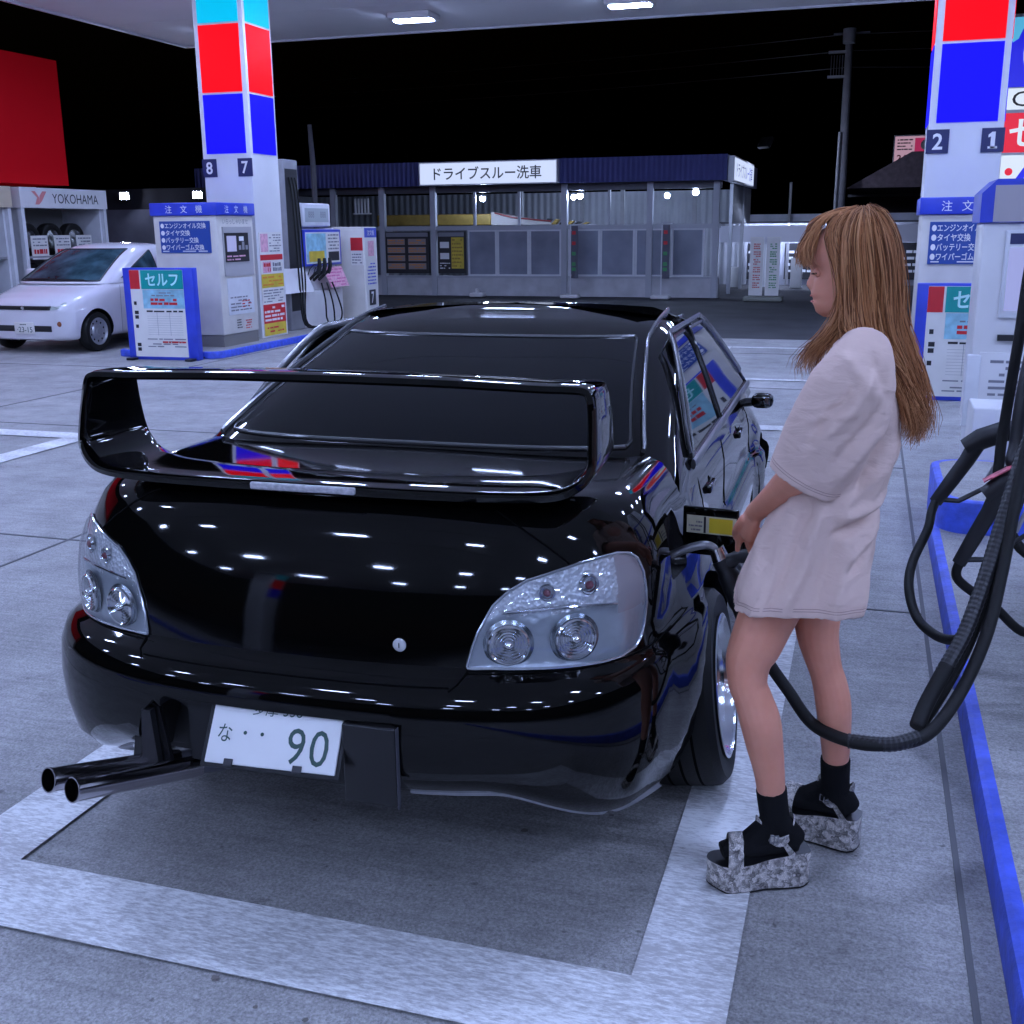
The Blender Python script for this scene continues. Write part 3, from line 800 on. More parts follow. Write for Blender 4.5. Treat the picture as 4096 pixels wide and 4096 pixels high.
for k in range(5): m.box(X(-12.9) + k * .09, .6, 2.05, X(-12.9) + k * .09 + .035, .64, 2.42, letter)
m.box(X(-12.95), .58, 2.02, X(-12.45), .66, 2.0499, letter)
m.build("louvre", t)
m = MB(); m.box(X(-3.34), 1.6, 0, X(-3.26), 1.72, 2.64, frm); m.box(X(-3.34), 4.2, 0, X(-3.26), 4.32, 2.64, frm); m.box(X(-3.34), 1.75, 1.7, X(-3.3), 6.3, 2.64, cwi); m.build("side_frame", t)
sg = E_("lit_sign_white", (.62, .72, 1), 1.0)
t = thing("lit_sign", "backlit white sign reading ドライブスルー洗車 on the blue fascia", "sign", (-8.87, 26.53, 2.93))
m = MB(); m.box(-1.75, -.16, -.27, 1.75, .01, .27, offwhite); m.panel(FRONT, (0, -.16, 0), -1.72, -.245, 1.72, .245, sg); m.text("ドライブスルー洗車", FRONT, (0, -.16, 0), 0, 0, .3, M("sign_navy", (.05, .06, .1), .5), .006, width=2.72, height=.31, bold=.012); m.build("sign_box", t)
t = thing("lit_sign", "backlit white sign wrapped round the car wash's right corner", "sign", (-3.19, 27.0, 2.93))
m = MB(); m.box(.0, -.3, -.3, .14, 4.2, .26, offwhite); m.panel(EAST, (.14, 0, 0), -.27, -.27, 4.17, .23, sg); m.text("ドライブスルー洗車", EAST, (.14, 0, 0), 1.95, -.02, .4, M("sign_blue", (.06, .08, .55), .5), .006, width=3.6, height=.34); m.build("sign_box", t)
fw = E_("lit_wash_lamp", (.50, .64, 1), 330)
for k, (x, z) in enumerate(((-9.3, 2.36), (-6.8, 2.38), (-4.0, 2.42))):
    t = thing("hanging_lamp", ("leftmost", "middle", "rightmost")[k] + " of three lamps glaring under the car wash roof", "lamp", (x, 27.3, z), 0, "lamps under the car wash roof")
    m = MB(); m.lathe([(.07 * math.sin(a), -.07 * math.cos(a)) for a in np.linspace(0, math.pi, 12)], Matrix.Identity(4), 18, fw); m.build("globe", t)
    m = MB(); m.lathe([(.02, .33), (.02, .12), (.06, .06), (.075, .045)], Matrix.Identity(4), 16, grey); m.build("fitting", t)
# a lamp deep inside each half of the tunnel, as the bright inner walls show
for k, x in enumerate((-7.9, -5.3)):
    t = thing("hanging_lamp", ("lamp deep in the car wash tunnel behind its middle post", "lamp deep in the car wash tunnel near its right end")[k], "lamp", (x, 31.0, 2.45), 0, "lamps inside the wash tunnel")
    m = MB(); m.lathe([(.07 * math.sin(a), -.07 * math.cos(a)) for a in np.linspace(0, math.pi, 12)], Matrix.Identity(4), 18, fw); m.build("globe", t)
# menu boards on the wash
for k, (a, b, lab, mt) in enumerate(((-11.76, -10.58, "dark menu board of orange rows on the car wash wall", orange), (-10.34, -9.62, "narrow yellow menu board left of the glazed panels", yellow))):
    t = thing("menu_board", lab, "menu board", (a, 26.86, .55)); w = b - a
    m = MB(); m.box(0, -.05, 0, w, .02, 1.02, ink); m.panel(FRONT, (0, -.05, 0), .02, .9, w - .02, 1.0, greyink)
    if k == 0:
        for c in range(2):
            for r_ in range(4): m.panel(FRONT, (0, -.05, 0), .05 + c * .57, .1 + r_ * .2, .53 + c * .57, .25 + r_ * .2, M("menu_row", (.32, .26, .24), .5), .003); m.lines(FRONT, (0, -.05, 0), .08 + c * .57, .12 + r_ * .2, .5 + c * .57, .24 + r_ * .2, 2, orange, seed=90 + r_ + c, lift=.006)
    else:
        m.panel(FRONT, (0, -.05, 0), .36, .12, w - .03, .88, yellow, .003); m.lines(FRONT, (0, -.05, 0), .38, .14, w - .05, .86, 8, M("ochre", (.35, .22, .03), .5), seed=95, lift=.006)
        for r_ in range(2): m.panel(FRONT, (0, -.05, 0), .06, .35 + r_ * .27, .3, .5 + r_ * .27, letter, .003)
        m.lines(FRONT, (0, -.05, 0), .05, .1, .32, .28, 3, letter, seed=96)
    m.build("board_face", t)
t = thing("wash_gantry", "yellow car wash gantry beam behind the glazing", "wash machine", (-10.4, 28.2, 0))
m = MB(); m.box(-2.2, 0, 1.72, 1.0, .5, 2.0, M("dull_ochre", (.30, .20, .04), .6, vary=.2), .03); m.build("beam", t)
m = MB(); m.prism([(1.0, 1.72), (1.0, 2.05), (1.5, 1.95), (2.6, 1.78), (2.6, 1.72)], FRONT, (0, .05, 0), .4, M("dull_white", (.4, .38, .36), .6)); m.tube([(1.1, .03, 2.02), (1.6, .03, 1.9), (2.6, .03, 1.8)], .018, 6, M("dull_red", (.25, .03, .03), .5)); m.build("nose_cover", t)
m = MB()
for x in (-2.0, .8): m.box(x, .1, 0, x + .2, .4, 1.719, grey)
m.build("leg", t)
t = thing("wash_gantry", "black and yellow striped wash arm right of the beam", "wash machine", (-8.0, 28.3, 0))
m = MB()
for k in range(6): m.prism([(k * .2, 1.72), (k * .2 + .1, 1.72), (k * .2 + .2, 1.86 - .02 * k), (k * .2 + .1, 1.87 - .02 * k)], FRONT, (0, 0, 0), .2, M("dull_ochre", (.30, .20, .04), .6) if k % 2 else ink)
m.box(.0, .02, 1.6, 1.4, .2, 1.719, grey); m.box(.5, .05, 0, .62, .17, 1.599, grey); m.build("arm", t)
# two slim banners on bases
def nobori(label, x):
    t = thing("flag_banner", label, "flag banner", (x, 26.3, 0), 0, "slim flag banners before the car wash")
    m = MB(); m.tube([(0, 0, .08), (0, 0, 1.72)], .014, 8, offwhite); m.tube([(0, 0, 1.70), (.24, 0, 1.71)], .009, 6, offwhite); m.build("pole", t)
    P = []
    for i in range(12):
        z = 1.68 - i * .11; P.append([(.02 + (j / 5) * .17, .03 * math.sin(i * .8 + j), z) for j in range(6)])
    m = MB(); m.grid(P, M("flag_cloth", (.12, .12, .15), .8)); 
    for i, c in ((1, red), (3, red), (5, greenp), (7, greenp), (8, greenp)): m.box(.05, -.05, 1.60 - i * .12, .14, -.045, 1.68 - i * .12, c)
    m.build("flag", t)
    m = MB(); m.box(-.22, -.16, .0, .22, .16, .09, white, .03); m.build("base", t)
nobori("slim flag banner before the middle of the glazed panels", -6.78); nobori("slim flag banner before the rightmost glazed panel", -4.6)
t = tag(MB().box(-9.35, 26.3, 0, -9.0, 26.6, .1, white, .03).box(-9.22, 26.4, .095, -9.14, 26.48, .2, white).build("flag_stand"), "empty white flag stand on the asphalt before the car wash", "flag stand")
# folding stand sign
t = thing("stand_sign", "white standing sign with red and green lettering at the car wash end", "sign", (-2.25, 26, 0))
m = MB()
for k, (c, a) in enumerate(((M("sign_red_text", (.6, .12, .1), .5), -.3), (greenp, .06))):
    m.box(a, -.03, .12, a + .3, .0, 1.4, paper)
    for q in range(6): m.lines(FRONT, (0, -.03, 0), a + .08, .28 + q * .17, a + .24, .42 + q * .17, 3, c, seed=100 + q + k, fill=.6)
m.build("sign_face", t)
m = MB(); m.box(-.4, -.2, 0, .45, .2, .1, M("planter", (.25, .26, .22), .6), .02); m.build("base", t)

# low white building beyond, poles, dark house, far signs
t = thing("low_building", "low building with a pale fascia right of the car wash", "building", (-4.2, 32, 0))
m = MB(); m.box(0, 0, 1.2, 6.2, .3, 1.64, M("fascia_pale", (.6, .6, .68), .5)); m.build("fascia", t)
m = MB(); m.box(0, 1.4, -.01, 6.2, 1.55, 1.95, M("recess_wall", (.42, .43, .5), .6, vary=.2, vscale=2)); m.box(0, .31, 1.7, 6.2, 1.39, 1.75, dgrey); m.build("wall", t)
for a, b in ((.2, .6), (.85, 1.25), (1.9, 2.9), (4.9, 5.6)):
    m = MB(); m.box(a, 1.34, .15, b, 1.398, 1.15, ink); m.lines(FRONT, (0, 1.34, 0), a + .04, .3, b - .04, 1.0, 4, offwhite, seed=int(a * 10)); m.build("window", t)
for x in (.1, .72, 1.4, 4.7):
    m = MB(); m.box(x, .05, 0, x + .09, .14, 1.199, offwhite); m.build("post", t)
lw = E_("added_fluorescent", (.55, .66, 1), 60)
t = thing("added_tube_light", "lit tube lamp beneath the low building's fascia", "lamp", (-2.0, 32.8, 1.55)); m = MB(); m.box(-1.4, -.05, 0, 2.4, .05, .05, lw); m.build("tube", t)  # added lamp that brightens the low building's frontage
for k, (x, w) in enumerate(((-3.6, .22), (-3.1, .2), (-2.0, .3))):
    tag(MB().box(x, 31.5, 0, x + w, 31.75, .55 + .12 * k, white, .02).build("bollard_box"), ("white box by the low building's first post", "white box between the low building's posts", "white box before the wide window of the low building")[k], "box")
polem = M("pole_concrete", (.16, .155, .17), .8, vary=.2, vscale=3)
t = thing("utility_pole", "tall utility pole with transformer drums against the night sky", "utility pole", (-.85, 32, 0))
m = MB(); m.tube([(0, 0, 0), (.02, 0, 3), (-.0, 0, 6.45)], [.13, .12, .09], 12, polem); m.build("pole", t)
m = MB(); m.tube([(0, -.2, 6.15), (0, -.2, 6.5)], .16, 14, grey); m.build("transformer", t)
for z in (5.95, 5.35):
    m = MB(); m.box(-.5, -.06, z, .03, .06, z + .06, grey); m.build("crossarm", t)
m = MB(); m.box(-.4, -.02, 6.4, .5, .02, 6.44, dgrey); m.build("crossarm", t)
m = MB()
for k in range(5): m.tube([(-.42 + k * .07, -.02, 5.42), (-.42 + k * .07, -.02, 5.9)], .014, 6, dgrey)
m.build("insulator", t)
m = MB(); m.tube([(-.12, -.16, 1.2), (-.1, -.16, 4.0)], .035, 8, grey); m.build("conduit", t)
m = MB()
for z, dx, dz in ((6.4, 30, 1.2), (6.0, 30, .9), (5.6, 28, .3)):
    m.tube([(i / 10 * dx, i * .6, z + dz * (i / 10) - .9 * (i / 10) * (1 - i / 10)) for i in range(11)], .012, 5, ink); m.tube([(-i / 10 * 26, i * .3, z - .9 * (i / 10) * (1 - i / 10)) for i in range(11)], .012, 5, ink)
m.build("cable", t)
t = thing("sign_pole", "thin grey pole right of the car wash's corner sign", "pole", (-2.2, 33, 0)); m = MB(); m.tube([(0, 0, 0), (0, 0, 2.8)], [.045, .035], 8, grey); m.build("pole", t)
t = thing("sign_pole", "grey pole rising behind the hose tower of the left dispenser", "pole", (-12.25, 24, 0)); m = MB(); m.tube([(0, 0, 0), (0, 0, 3.0), (-.04, 0, 3.95)], [.07, .065, .05], 8, polem); m.build("pole", t)
flood("white floodlight above the car wash's corner sign", (-2.6, 29.5, 3.6), (.45, .6, -.5), E_("lit_roof_lamp", (.55, .66, 1), 240), .12)
t = thing("dark_house", "dark tiled house roof beyond the forecourt beside the pole", "house", (1.5, 40, 0))
m = MB(); m.box(-1.6, 0, 0, 7, 6, 2.6, M("house_wall", (.12, .10, .11), .8)); m.build("wall", t)
m = MB(); m.prism([(-2.2, 2.6), (7.5, 2.6), (6.4, 3.5), (-.6, 3.5)], FRONT, (0, -.5, 0), -7, M("house_roof", (.10, .07, .08), .7, vary=.3, vscale=8)); m.box(-2.3, -.56, 2.52, 7.6, -.51, 2.6, grey); m.build("roof", t)
t = thing("roadside_sign", "small pink-lit sign reading 24h OPEN beside the right pillar", "sign", (1.25, 41, 0))
m = MB(); m.box(-.72, -.1, 3.6, .9, .05, 4.5, offwhite); m.panel(FRONT, (0, -.1, 0), -.68, 3.64, .86, 4.46, E_("lit_pink", (.75, .45, .6), .55))
m.panel(FRONT, (0, -.1, 0), -.05, 3.95, .8, 4.4, M("sign_red_lit", (.4, .03, .08), .5, emit=(.8, .05, .2), es=.4), .004); m.lathe([(.0, 0), (.17, 0)], Matrix.Translation((.3, -.112, 4.18)) @ RX, 20, letter); m.lines(FRONT, (0, -.1, 0), -.6, 4.0, -.12, 4.4, 4, greyink, seed=121, lift=.004)
m.text("24h OPEN", FRONT, (0, -.1, 0), .06, 3.78, .2, red, .006, width=1.3, height=.2, bold=.02); m.build("sign_box", t)
m = MB(); m.tube([(0, 0, 0), (0, 0, 3.6)], .08, 10, grey); m.build("pole", t)
# tall brand sign cut by the frame
t = thing("brand_sign", "tall lit station sign with red and blue round emblem", "sign", (3.25, 24, 0))
lr = M("lit_sign_red", (.4, .01, .02), .4, emit=(.85, .01, .03), es=.8); lb = M("lit_sign_blue", (.02, .02, .4), .4, emit=(.02, .02, .8), es=.8); lwh = E_("lit_sign_pane", (.75, .85, 1), .95); lcy = M("lit_sign_cyan", (.1, .4, .5), .4, emit=(.1, .5, .8), es=.8)
m = MB(); m.box(-1.0, 0, 2.3, 1.0, .25, 5.4, offwhite); m.build("sign_box", t)
F = (0, 0, 0)
m = MB(); m.panel(FRONT, F, -.97, 4.12, .97, 5.34, lb); m.prism([(-.97, 5.34), (-.97, 4.9), (-.3, 5.34)], FRONT, (0, -.004, 0), .001, lcy)
c = Matrix.Translation((0, -.008, 4.72)) @ RX
m.lathe([(.30, 0), (.66, 0)], c, 40, lr); m.lathe([(.66, 0), (.76, 0)], c, 40, lwh); m.lathe([(0, 0), (.30, 0)], c, 40, lwh); m.lathe([(.76, 0), (.9, 0)], Matrix.Translation((0, -.006, 4.72)) @ RX, 40, lb); m.build("emblem_panel", t)
m = MB(); m.panel(FRONT, F, -.97, 3.72, .97, 4.1, lwh); m.text("COSMO", FRONT, F, 0, 3.91, .3, ink, .004, width=1.75, height=.27); m.build("name_panel", t)
m = MB(); m.panel(FRONT, F, -.97, 2.95, .97, 3.66, lr); m.text("セルフ", FRONT, F, 0, 3.3, .5, lwh, .004, width=1.75, height=.5, bold=.02); m.build("self_panel", t)
m = MB(); m.panel(FRONT, F, -.97, 2.34, .97, 2.9, lwh); m.lathe([(0, 0), (.07, 0)], Matrix.Translation((-.82, -.006, 2.6)) @ RX, 16, lr); m.add([(-.72, -.006, 2.42), (-.58, -.006, 2.42), (-.35, -.006, 2.8), (-.48, -.006, 2.8)], [(0, 1, 2, 3)], lb); m.build("lower_panel", t)
m = MB(); m.tube([(-.7, .12, 0), (-.7, .12, 2.3)], .1, 12, offwhite); m.tube([(.7, .12, 0), (.7, .12, 2.3)], .1, 12, offwhite); m.build("post", t)
# ================================================================== BLACK SALOON CAR
carpaint = M("black_car_paint", (.002, .002, .002), .045, spec=.34, bump=.035, bscale=3.2)
tint = M("dark_tinted_glass", (.0025, .003, .004), .02, spec=.28)
matte = M("matte_black_trim", (.008, .008, .009), .6)
gap = M("panel_gap", (.001, .001, .001), .9, spec=.1)
liner = M("wheel_arch_liner", (.004, .004, .004), .9, spec=.1)
softblack = M("satin_black_trim", (.01, .01, .011), .25)
moulding = M("satin_moulding", (.20, .20, .21), .22, .6)
CAR = thing("black_car", "black saloon with tall boot wing, clear tail lamps and twin side-swept exhaust", "car", (-1.268, 2.166, 0), R(.8))

# body as horizontal outlines: z, half width, rear y, corner depth, corner power
LV = [(.185, .77, .14, .55, 2.5), (.20, .80, .095, .55, 2.6), (.24, .828, .05, .55, 2.6), (.32, .858, .015, .55, 2.7), (.42, .873, -.002, .55, 2.7), (.50, .876, -.004, .55, 2.7), (.575, .873, .004, .55, 2.7), (.618, .862, .02, .55, 2.7), (.636, .847, .045, .55, 2.7), (.646, .838, .078, .53, 2.7), (.658, .834, .092, .52, 2.7),
      (.70, .832, .10, .5, 2.7), (.76, .831, .112, .49, 2.7), (.82, .828, .127, .48, 2.7), (.88, .815, .148, .46, 2.7), (.93, .795, .17, .45, 2.7), (.965, .772, .186, .43, 2.7), (.992, .745, .205, .42, 2.7), (1.008, .715, .232, .4, 2.7), (1.014, .68, .268, .38, 2.7)]
LZ = [l[0] for l in LV]
def lev(z): return [float(np.interp(z, LZ, [l[i] for l in LV])) for i in range(1, 5)]
YF = 4.26
def spow(c, p): return abs(c) ** p
def half_outline(z, dense=1):
    w, yr, D, n = lev(z)
    o = []
    for t in np.linspace(0, 90, 31)[:-1]:
        a = R(t); o.append((w * spow(math.sin(a), 2 / n), yr + D * (1 - spow(math.cos(a), 2 / n))))
    yf = YF - .10 * sstep(.4, 1, z) - .12 * sstep(.45, .2, z)
    y0, y1 = yr + D, yf - .75
    for k in range(46): o.append((w, y0 + (y1 - y0) * k / 46))
    for t in np.linspace(0, 90, 15):
        a = R(t); o.append((w * spow(math.cos(a), 2 / 2.3), y1 + .75 * spow(math.sin(a), 2 / 2.3)))
    return o
WR, WF = 1.0, 3.42     # axles
def warp(x, y, z):
    # bonnet falls away, sill tucks in, arches flare, bumper rises in the middle
    zz = z - .20 * sstep(2.75, 4.2, y) * sstep(.35, 1.0, z) - .06 * sstep(2.2, 2.8, y) * sstep(.6, 1, z)
    s = 1 if x > 0 else -1
    xx = x
    for yc in (WR, WF):
        d = math.hypot(y - yc, z - .30)
        xx += s * (.045 if yc < 2 else .03) * sstep(.62, .36, d) * sstep(.5, .8, abs(x))
    if z < .45 and y < .7:
        zz += .125 * (1 - sstep(.46, .80, abs(x))) * sstep(.47, .2, z)
    return (xx, y, zz)
mb = MB(); rows_ = []
for z in LZ:
    h = half_outline(z)
    full = [(x, y) for x, y in h] + [(-x, y) for x, y in h[::-1]][1:-1]
    rows_.append([warp(x, y, z) for x, y in full])
mb.grid(rows_, carpaint, cv=True, flip=True)
# deck: join right and left halves across with a crown
h = half_outline(LZ[-1]); K = 12; cap = []
for x, y in h:
    w = max(abs(x), 1e-4); row = []
    for j in range(K + 1):
        xx = x * (1 - 2 * j / K); row.append(warp(xx, y, LZ[-1]) if j in (0, K) else (lambda p: (p[0], p[1], p[2] + .012 * (1 - (xx / w) ** 2) * sstep(0, .3, w)))(warp(xx, y, LZ[-1])))
    cap.append(row)
mb.grid(cap, carpaint)
h = half_outline(LZ[0]); cap = []
for x, y in h: cap.append([warp(x * (1 - 2 * j / K), y, LZ[0]) for j in range(K + 1)])
mb.grid(cap, matte, flip=True)
body = mb.build("body", CAR, sharp=40)
def weld(o, d=.0004):
    bm = bmesh.new(); bm.from_mesh(o.data); bmesh.ops.remove_doubles(bm, verts=bm.verts, dist=d); bmesh.ops.dissolve_degenerate(bm, edges=bm.edges, dist=.0002); bmesh.ops.recalc_face_normals(bm, faces=bm.faces); bm.to_mesh(o.data); bm.free()
weld(body)
def boolean(o, cutter_mb):
    c = cutter_mb.build("cutter"); weld(c, .00001)
    c.matrix_world = o.matrix_world.copy() if o.parent is None else CAR.matrix_basis
    md = o.modifiers.new("cut", 'BOOLEAN'); md.object = c; md.operation = 'DIFFERENCE'; md.solver = 'EXACT'
    try: md.material_mode = 'TRANSFER'
    except Exception: pass
    bpy.context.view_layer.update()
    dg = bpy.context.evaluated_depsgraph_get()
    me = bpy.data.meshes.new_from_object(o.evaluated_get(dg))
    o.modifiers.clear(); o.data = me
    bpy.data.objects.remove(c)
    me.set_sharp_from_angle(angle=R(38))
cut = MB()
for yc in (WR, WF):
    for s in (-1, 1):
        cut.lathe([(.345, .0), (.345, .42)], Matrix.Translation((s * .62, yc, .31)) @ Matrix.Rotation(R(90 * s), 4, 'Y'), 48, liner, caps=True)
boolean(body, cut)
cut = MB(); cut.box(-.34, -.2, .05, .30, .075, .545, matte, .02); boolean(body, cut)               # plate recess
cut = MB(); cut.prism([(-.52, .1), (-.30, .1), (-.30, .49), (-.36, .53), (-.40, .49)], FRONT, (0, -.2, 0), .42, matte); boolean(body, cut)   # exhaust notch
cut = MB(); cut.box(.775, .63, .745, .95, .80, .905, softblack, .025); boolean(body, cut)            # filler recess

def surf(t, z, off=0):
    """point on the body's rear quarter: t degrees round the corner, height z"""
    def P(t, z):
        w, yr, D, n = lev(z); a = R(abs(t)); s = 1 if t >= 0 else -1
        return V(warp(s * w * spow(math.sin(a), 2 / n), yr + D * (1 - spow(math.cos(a), 2 / n)), z))
    p = P(t, z)
    if off:
        du = P(t + .4, z) - P(t - .4, z); dv = P(t, z + .004) - P(t, z - .004)
        nn = du.cross(dv); nn.normalize()
        if nn.y > 0 and abs(t) < 60: nn = -nn
        if nn.x * t < 0 and abs(t) >= 60: nn = -nn
        p = p + nn * off
    return p

# ------------------------------------------------------------------ tail lamps
def lamp_mats():
    m, n, p = nodes_of("lamp_upper_reflector"); L = n.links.new
    tc = n.nodes.new("ShaderNodeTexCoord")
    v = n.nodes.new("ShaderNodeTexVoronoi"); v.inputs["Scale"].default_value = 95; L(tc.outputs["Object"], v.inputs["Vector"])
    b = n.nodes.new("ShaderNodeBump"); b.inputs["Strength"].default_value = .6; b.inputs["Distance"].default_value = .008; L(v.outputs["Distance"], b.inputs["Height"]); L(b.outputs[0], p.inputs["Normal"])
    p.inputs["Base Color"].default_value = (.76, .78, .78, 1); p.inputs["Metallic"].default_value = .35; p.inputs["Roughness"].default_value = .25
    a = m
    m, n, p = nodes_of("lamp_lower_reflector"); L = n.links.new
    tc = n.nodes.new("ShaderNodeTexCoord")
    z = n.nodes.new("ShaderNodeTexNoise"); z.inputs["Scale"].default_value = 16; L(tc.outputs["Object"], z.inputs["Vector"])
    b = n.nodes.new("ShaderNodeBump"); b.inputs["Strength"].default_value = .3; b.inputs["Distance"].default_value = .03; L(z.outputs[0], b.inputs["Height"]); L(b.outputs[0], p.inputs["Normal"])
    p.inputs["Base Color"].default_value = (.56, .60, .62, 1); p.inputs["Metallic"].default_value = .6; p.inputs["Roughness"].default_value = .28
    return a, m
LUP, LLO = lamp_mats()
lensm = glass_mat("clear_lamp_lens", (.95, .97, 1), .88, .03)
mirror = M("lamp_bowl_chrome", (.75, .76, .78), .12, .95)
frost = M("lamp_frosted_end", (.50, .46, .46), .35, .3)
LRI = M("lamp_bowl_surround", (.30, .33, .36), .2, .85)
bulb = M("bulb_glass", (.28, .10, .12), .2, .2)
T_ = [24.3, 25.7, 29, 32, 36.1, 43.6, 50, 56, 62.3, 67, 70, 71.8, 72.6]
ZT = [.664, .731, .805, .833, .857, .876, .888, .894, .897, .890, .874, .836, .79]
ZB = [.656, .655, .655, .654, .653, .651, .650, .649, .651, .660, .680, .715, .76]
def lamp(sd, label=None):
    def sp(t, z, o): return surf(t * sd, z, o)
    ts = np.linspace(24.3, 72.6, 54)
    def bulge(t, k):
        a = (t - 24.3) / 48.3
        return .004 + .020 * math.sin(math.pi * min(1, max(0, a))) ** .6 * (4 * k * (1 - k)) ** .5
    P, Q = [], []
    for t in ts:
        zb, zt = np.interp(t, T_, ZB), np.interp(t, T_, ZT)
        P.append([sp(t, zb + (zt - zb) * k / 16, .0015) for k in range(17)])
        Q.append([sp(t, zb + (zt - zb) * k / 16, bulge(t, k / 16)) for k in range(17)])
    m = MB()
    up = MB()
    # reflector plate in an upper and a lower zone, with a frosted outer end
    for i in range(len(P) - 1):
        for j in range(16):
            q = [P[i][j], P[i + 1][j], P[i + 1][j + 1], P[i][j + 1]]
            z = (q[0].z + q[2].z) / 2
            mt = frost if (ts[i] > 60.5 and z > .76) else (LUP if z > .782 else LLO)
            m.add(q, [(0, 1, 2, 3) if sd > 0 else (3, 2, 1, 0)], mt, True)
    lampo = m.build("tail_lamp", CAR)
    weld(lampo, .0001)
    if label: lampo["label"] = label
    # dividing bar
    m = MB(); m.tube([sp(t, .785 + .008 * math.sin((t - 30) / 9), .006) for t in np.linspace(31, 60, 24)], .004, 8, mirror); m.build("divider", lampo)
    # two big round bowls low down
    for (t, z, r) in ((32.3, .714, .050), (47.5, .719, .051)):
        c = sp(t, z, .004); du = (sp(t + .5, z, .004) - sp(t - .5, z, .004)).normalized(); dv = V((0, 0, 1)); nn = du.cross(dv).normalized()
        if nn.y > 0: nn = -nn
        dv = nn.cross(du).normalized()
        if dv.z < 0: dv = -dv
        Mx = Matrix(((du.x, dv.x, nn.x, c.x), (du.y, dv.y, nn.y, c.y), (du.z, dv.z, nn.z, c.z), (0, 0, 0, 1)))
        b = MB()
        b.lathe([(r * 1.2, .0012), (r * 1.02, .006)], Mx, 36, LRI); b.lathe([(r * 1.01, .0), (r, .012), (r * .93, .016), (r * .86, .012)], Mx, 36, mirror)
        prof = []
        for k in range(13):
            q = r * .86 * (1 - k / 12); prof.append((q, .011 - .0034 * (k % 2) - .0035 * (k / 12)))
        b.lathe(prof, Mx, 36, mirror, smooth=False)
        b.lathe([(r * .27, .009), (r * .2, .018), (r * .1, .022), (.0, .023)], Mx, 20, mirror)
        b.build("round_reflector", lampo)
    for (t, z, r) in ((40.5, .828, .022), (51.5, .838, .027)):
        c = sp(t, z, .004); du = (sp(t + .5, z, .004) - sp(t - .5, z, .004)).normalized(); nn = du.cross(V((0, 0, 1))).normalized()
        if nn.y > 0: nn = -nn
        dv = nn.cross(du)
        Mx = Matrix(((du.x, dv.x, nn.x, c.x), (du.y, dv.y, nn.y, c.y), (du.z, dv.z, nn.z, c.z), (0, 0, 0, 1)))
        b = MB(); b.lathe([(r, 0), (r * .9, .006), (r * .75, .001), (r * .62, .007), (r * .48, .001), (r * .4, .004)], Mx, 30, mirror); b.lathe([(r * .4, .004), (r * .3, .010), (0, .013)], Mx, 16, bulb); b.build("bulb", lampo)
    # rim and clear cover
    edge = [p[-1] for p in Q] + [p for p in Q[-1][::-1]][1:] + [p[0] for p in Q[::-1]][1:] + [p for p in Q[0]][1:-1]
    m = MB(); m.tube(edge, .0035, 8, M("lamp_rim", (.55, .58, .62), .15, .7), closed=True); m.build("rim", lampo)
    m = MB(); m.grid(Q, lensm, flip=sd < 0); m.build("lens", lampo)
lamp(1); lamp(-1)

# ------------------------------------------------------------------ greenhouse
GL = [(.88, .815, .55, 3.62, 3.6, .5), (.94, .80, .67, 3.46, 3.6, .5), (1.0, .778, .80, 3.30, 3.6, .5), (1.05, .76, .91, 3.18, 3.6, .48), (1.10, .742, 1.03, 3.05, 3.5, .46), (1.16, .718, 1.19, 2.90, 3.4, .44), (1.22, .692, 1.37, 2.75, 3.4, .42), (1.28, .660, 1.56, 2.60, 3.3, .40), (1.315, .622, 1.67, 2.50, 3.2, .38), (1.34, .572, 1.77, 2.42, 3.0, .36), (1.354, .51, 1.85, 2.36, 2.9, .34)]
GZ = [g[0] for g in GL]
def gl(z):
    i = min(max(0, int(np.searchsorted(GZ, z)) - 1), len(GZ) - 2); t = (z - GZ[i]) / (GZ[i + 1] - GZ[i])
    o = []
    for k in range(1, 6):
        p1, p2 = GL[i][k], GL[i + 1][k]
        s = lambda j: (GL[min(j + 1, len(GL) - 1)][k] - GL[max(j - 1, 0)][k]) / (GZ[min(j + 1, len(GL) - 1)] - GZ[max(j - 1, 0)])
        H = GZ[i + 1] - GZ[i]; m1, m2 = s(i) * H, s(i + 1) * H
        o.append((2 * t ** 3 - 3 * t ** 2 + 1) * p1 + (t ** 3 - 2 * t ** 2 + t) * m1 + (-2 * t ** 3 + 3 * t ** 2) * p2 + (t ** 3 - t ** 2) * m2)
    return o
def g_half(z):
    w, yr, yf, n, D = gl(z); o = []
    for t in np.linspace(0, 90, 22)[:-1]:
        a = R(t); o.append((w * spow(math.sin(a), 2 / n), yr + D * (1 - spow(math.cos(a), 2 / n))))
    for k in range(16): o.append((w, yr + D + (yf - .5 - yr - D) * k / 16))
    for t in np.linspace(0, 90, 16):
        a = R(t); o.append((w * spow(math.cos(a), 2 / n), yf - .5 + .5 * spow(math.sin(a), 2 / n)))
    return o
mb = MB(); rr = []
gz = [GZ[0] + (GZ[-1] - GZ[0]) * (k / 34) for k in range(35)]
for z in gz:
    h = g_half(z); full = h + [(-x, y) for x, y in h[::-1]][1:-1]; rr.append([(x, y, z) for x, y in full])
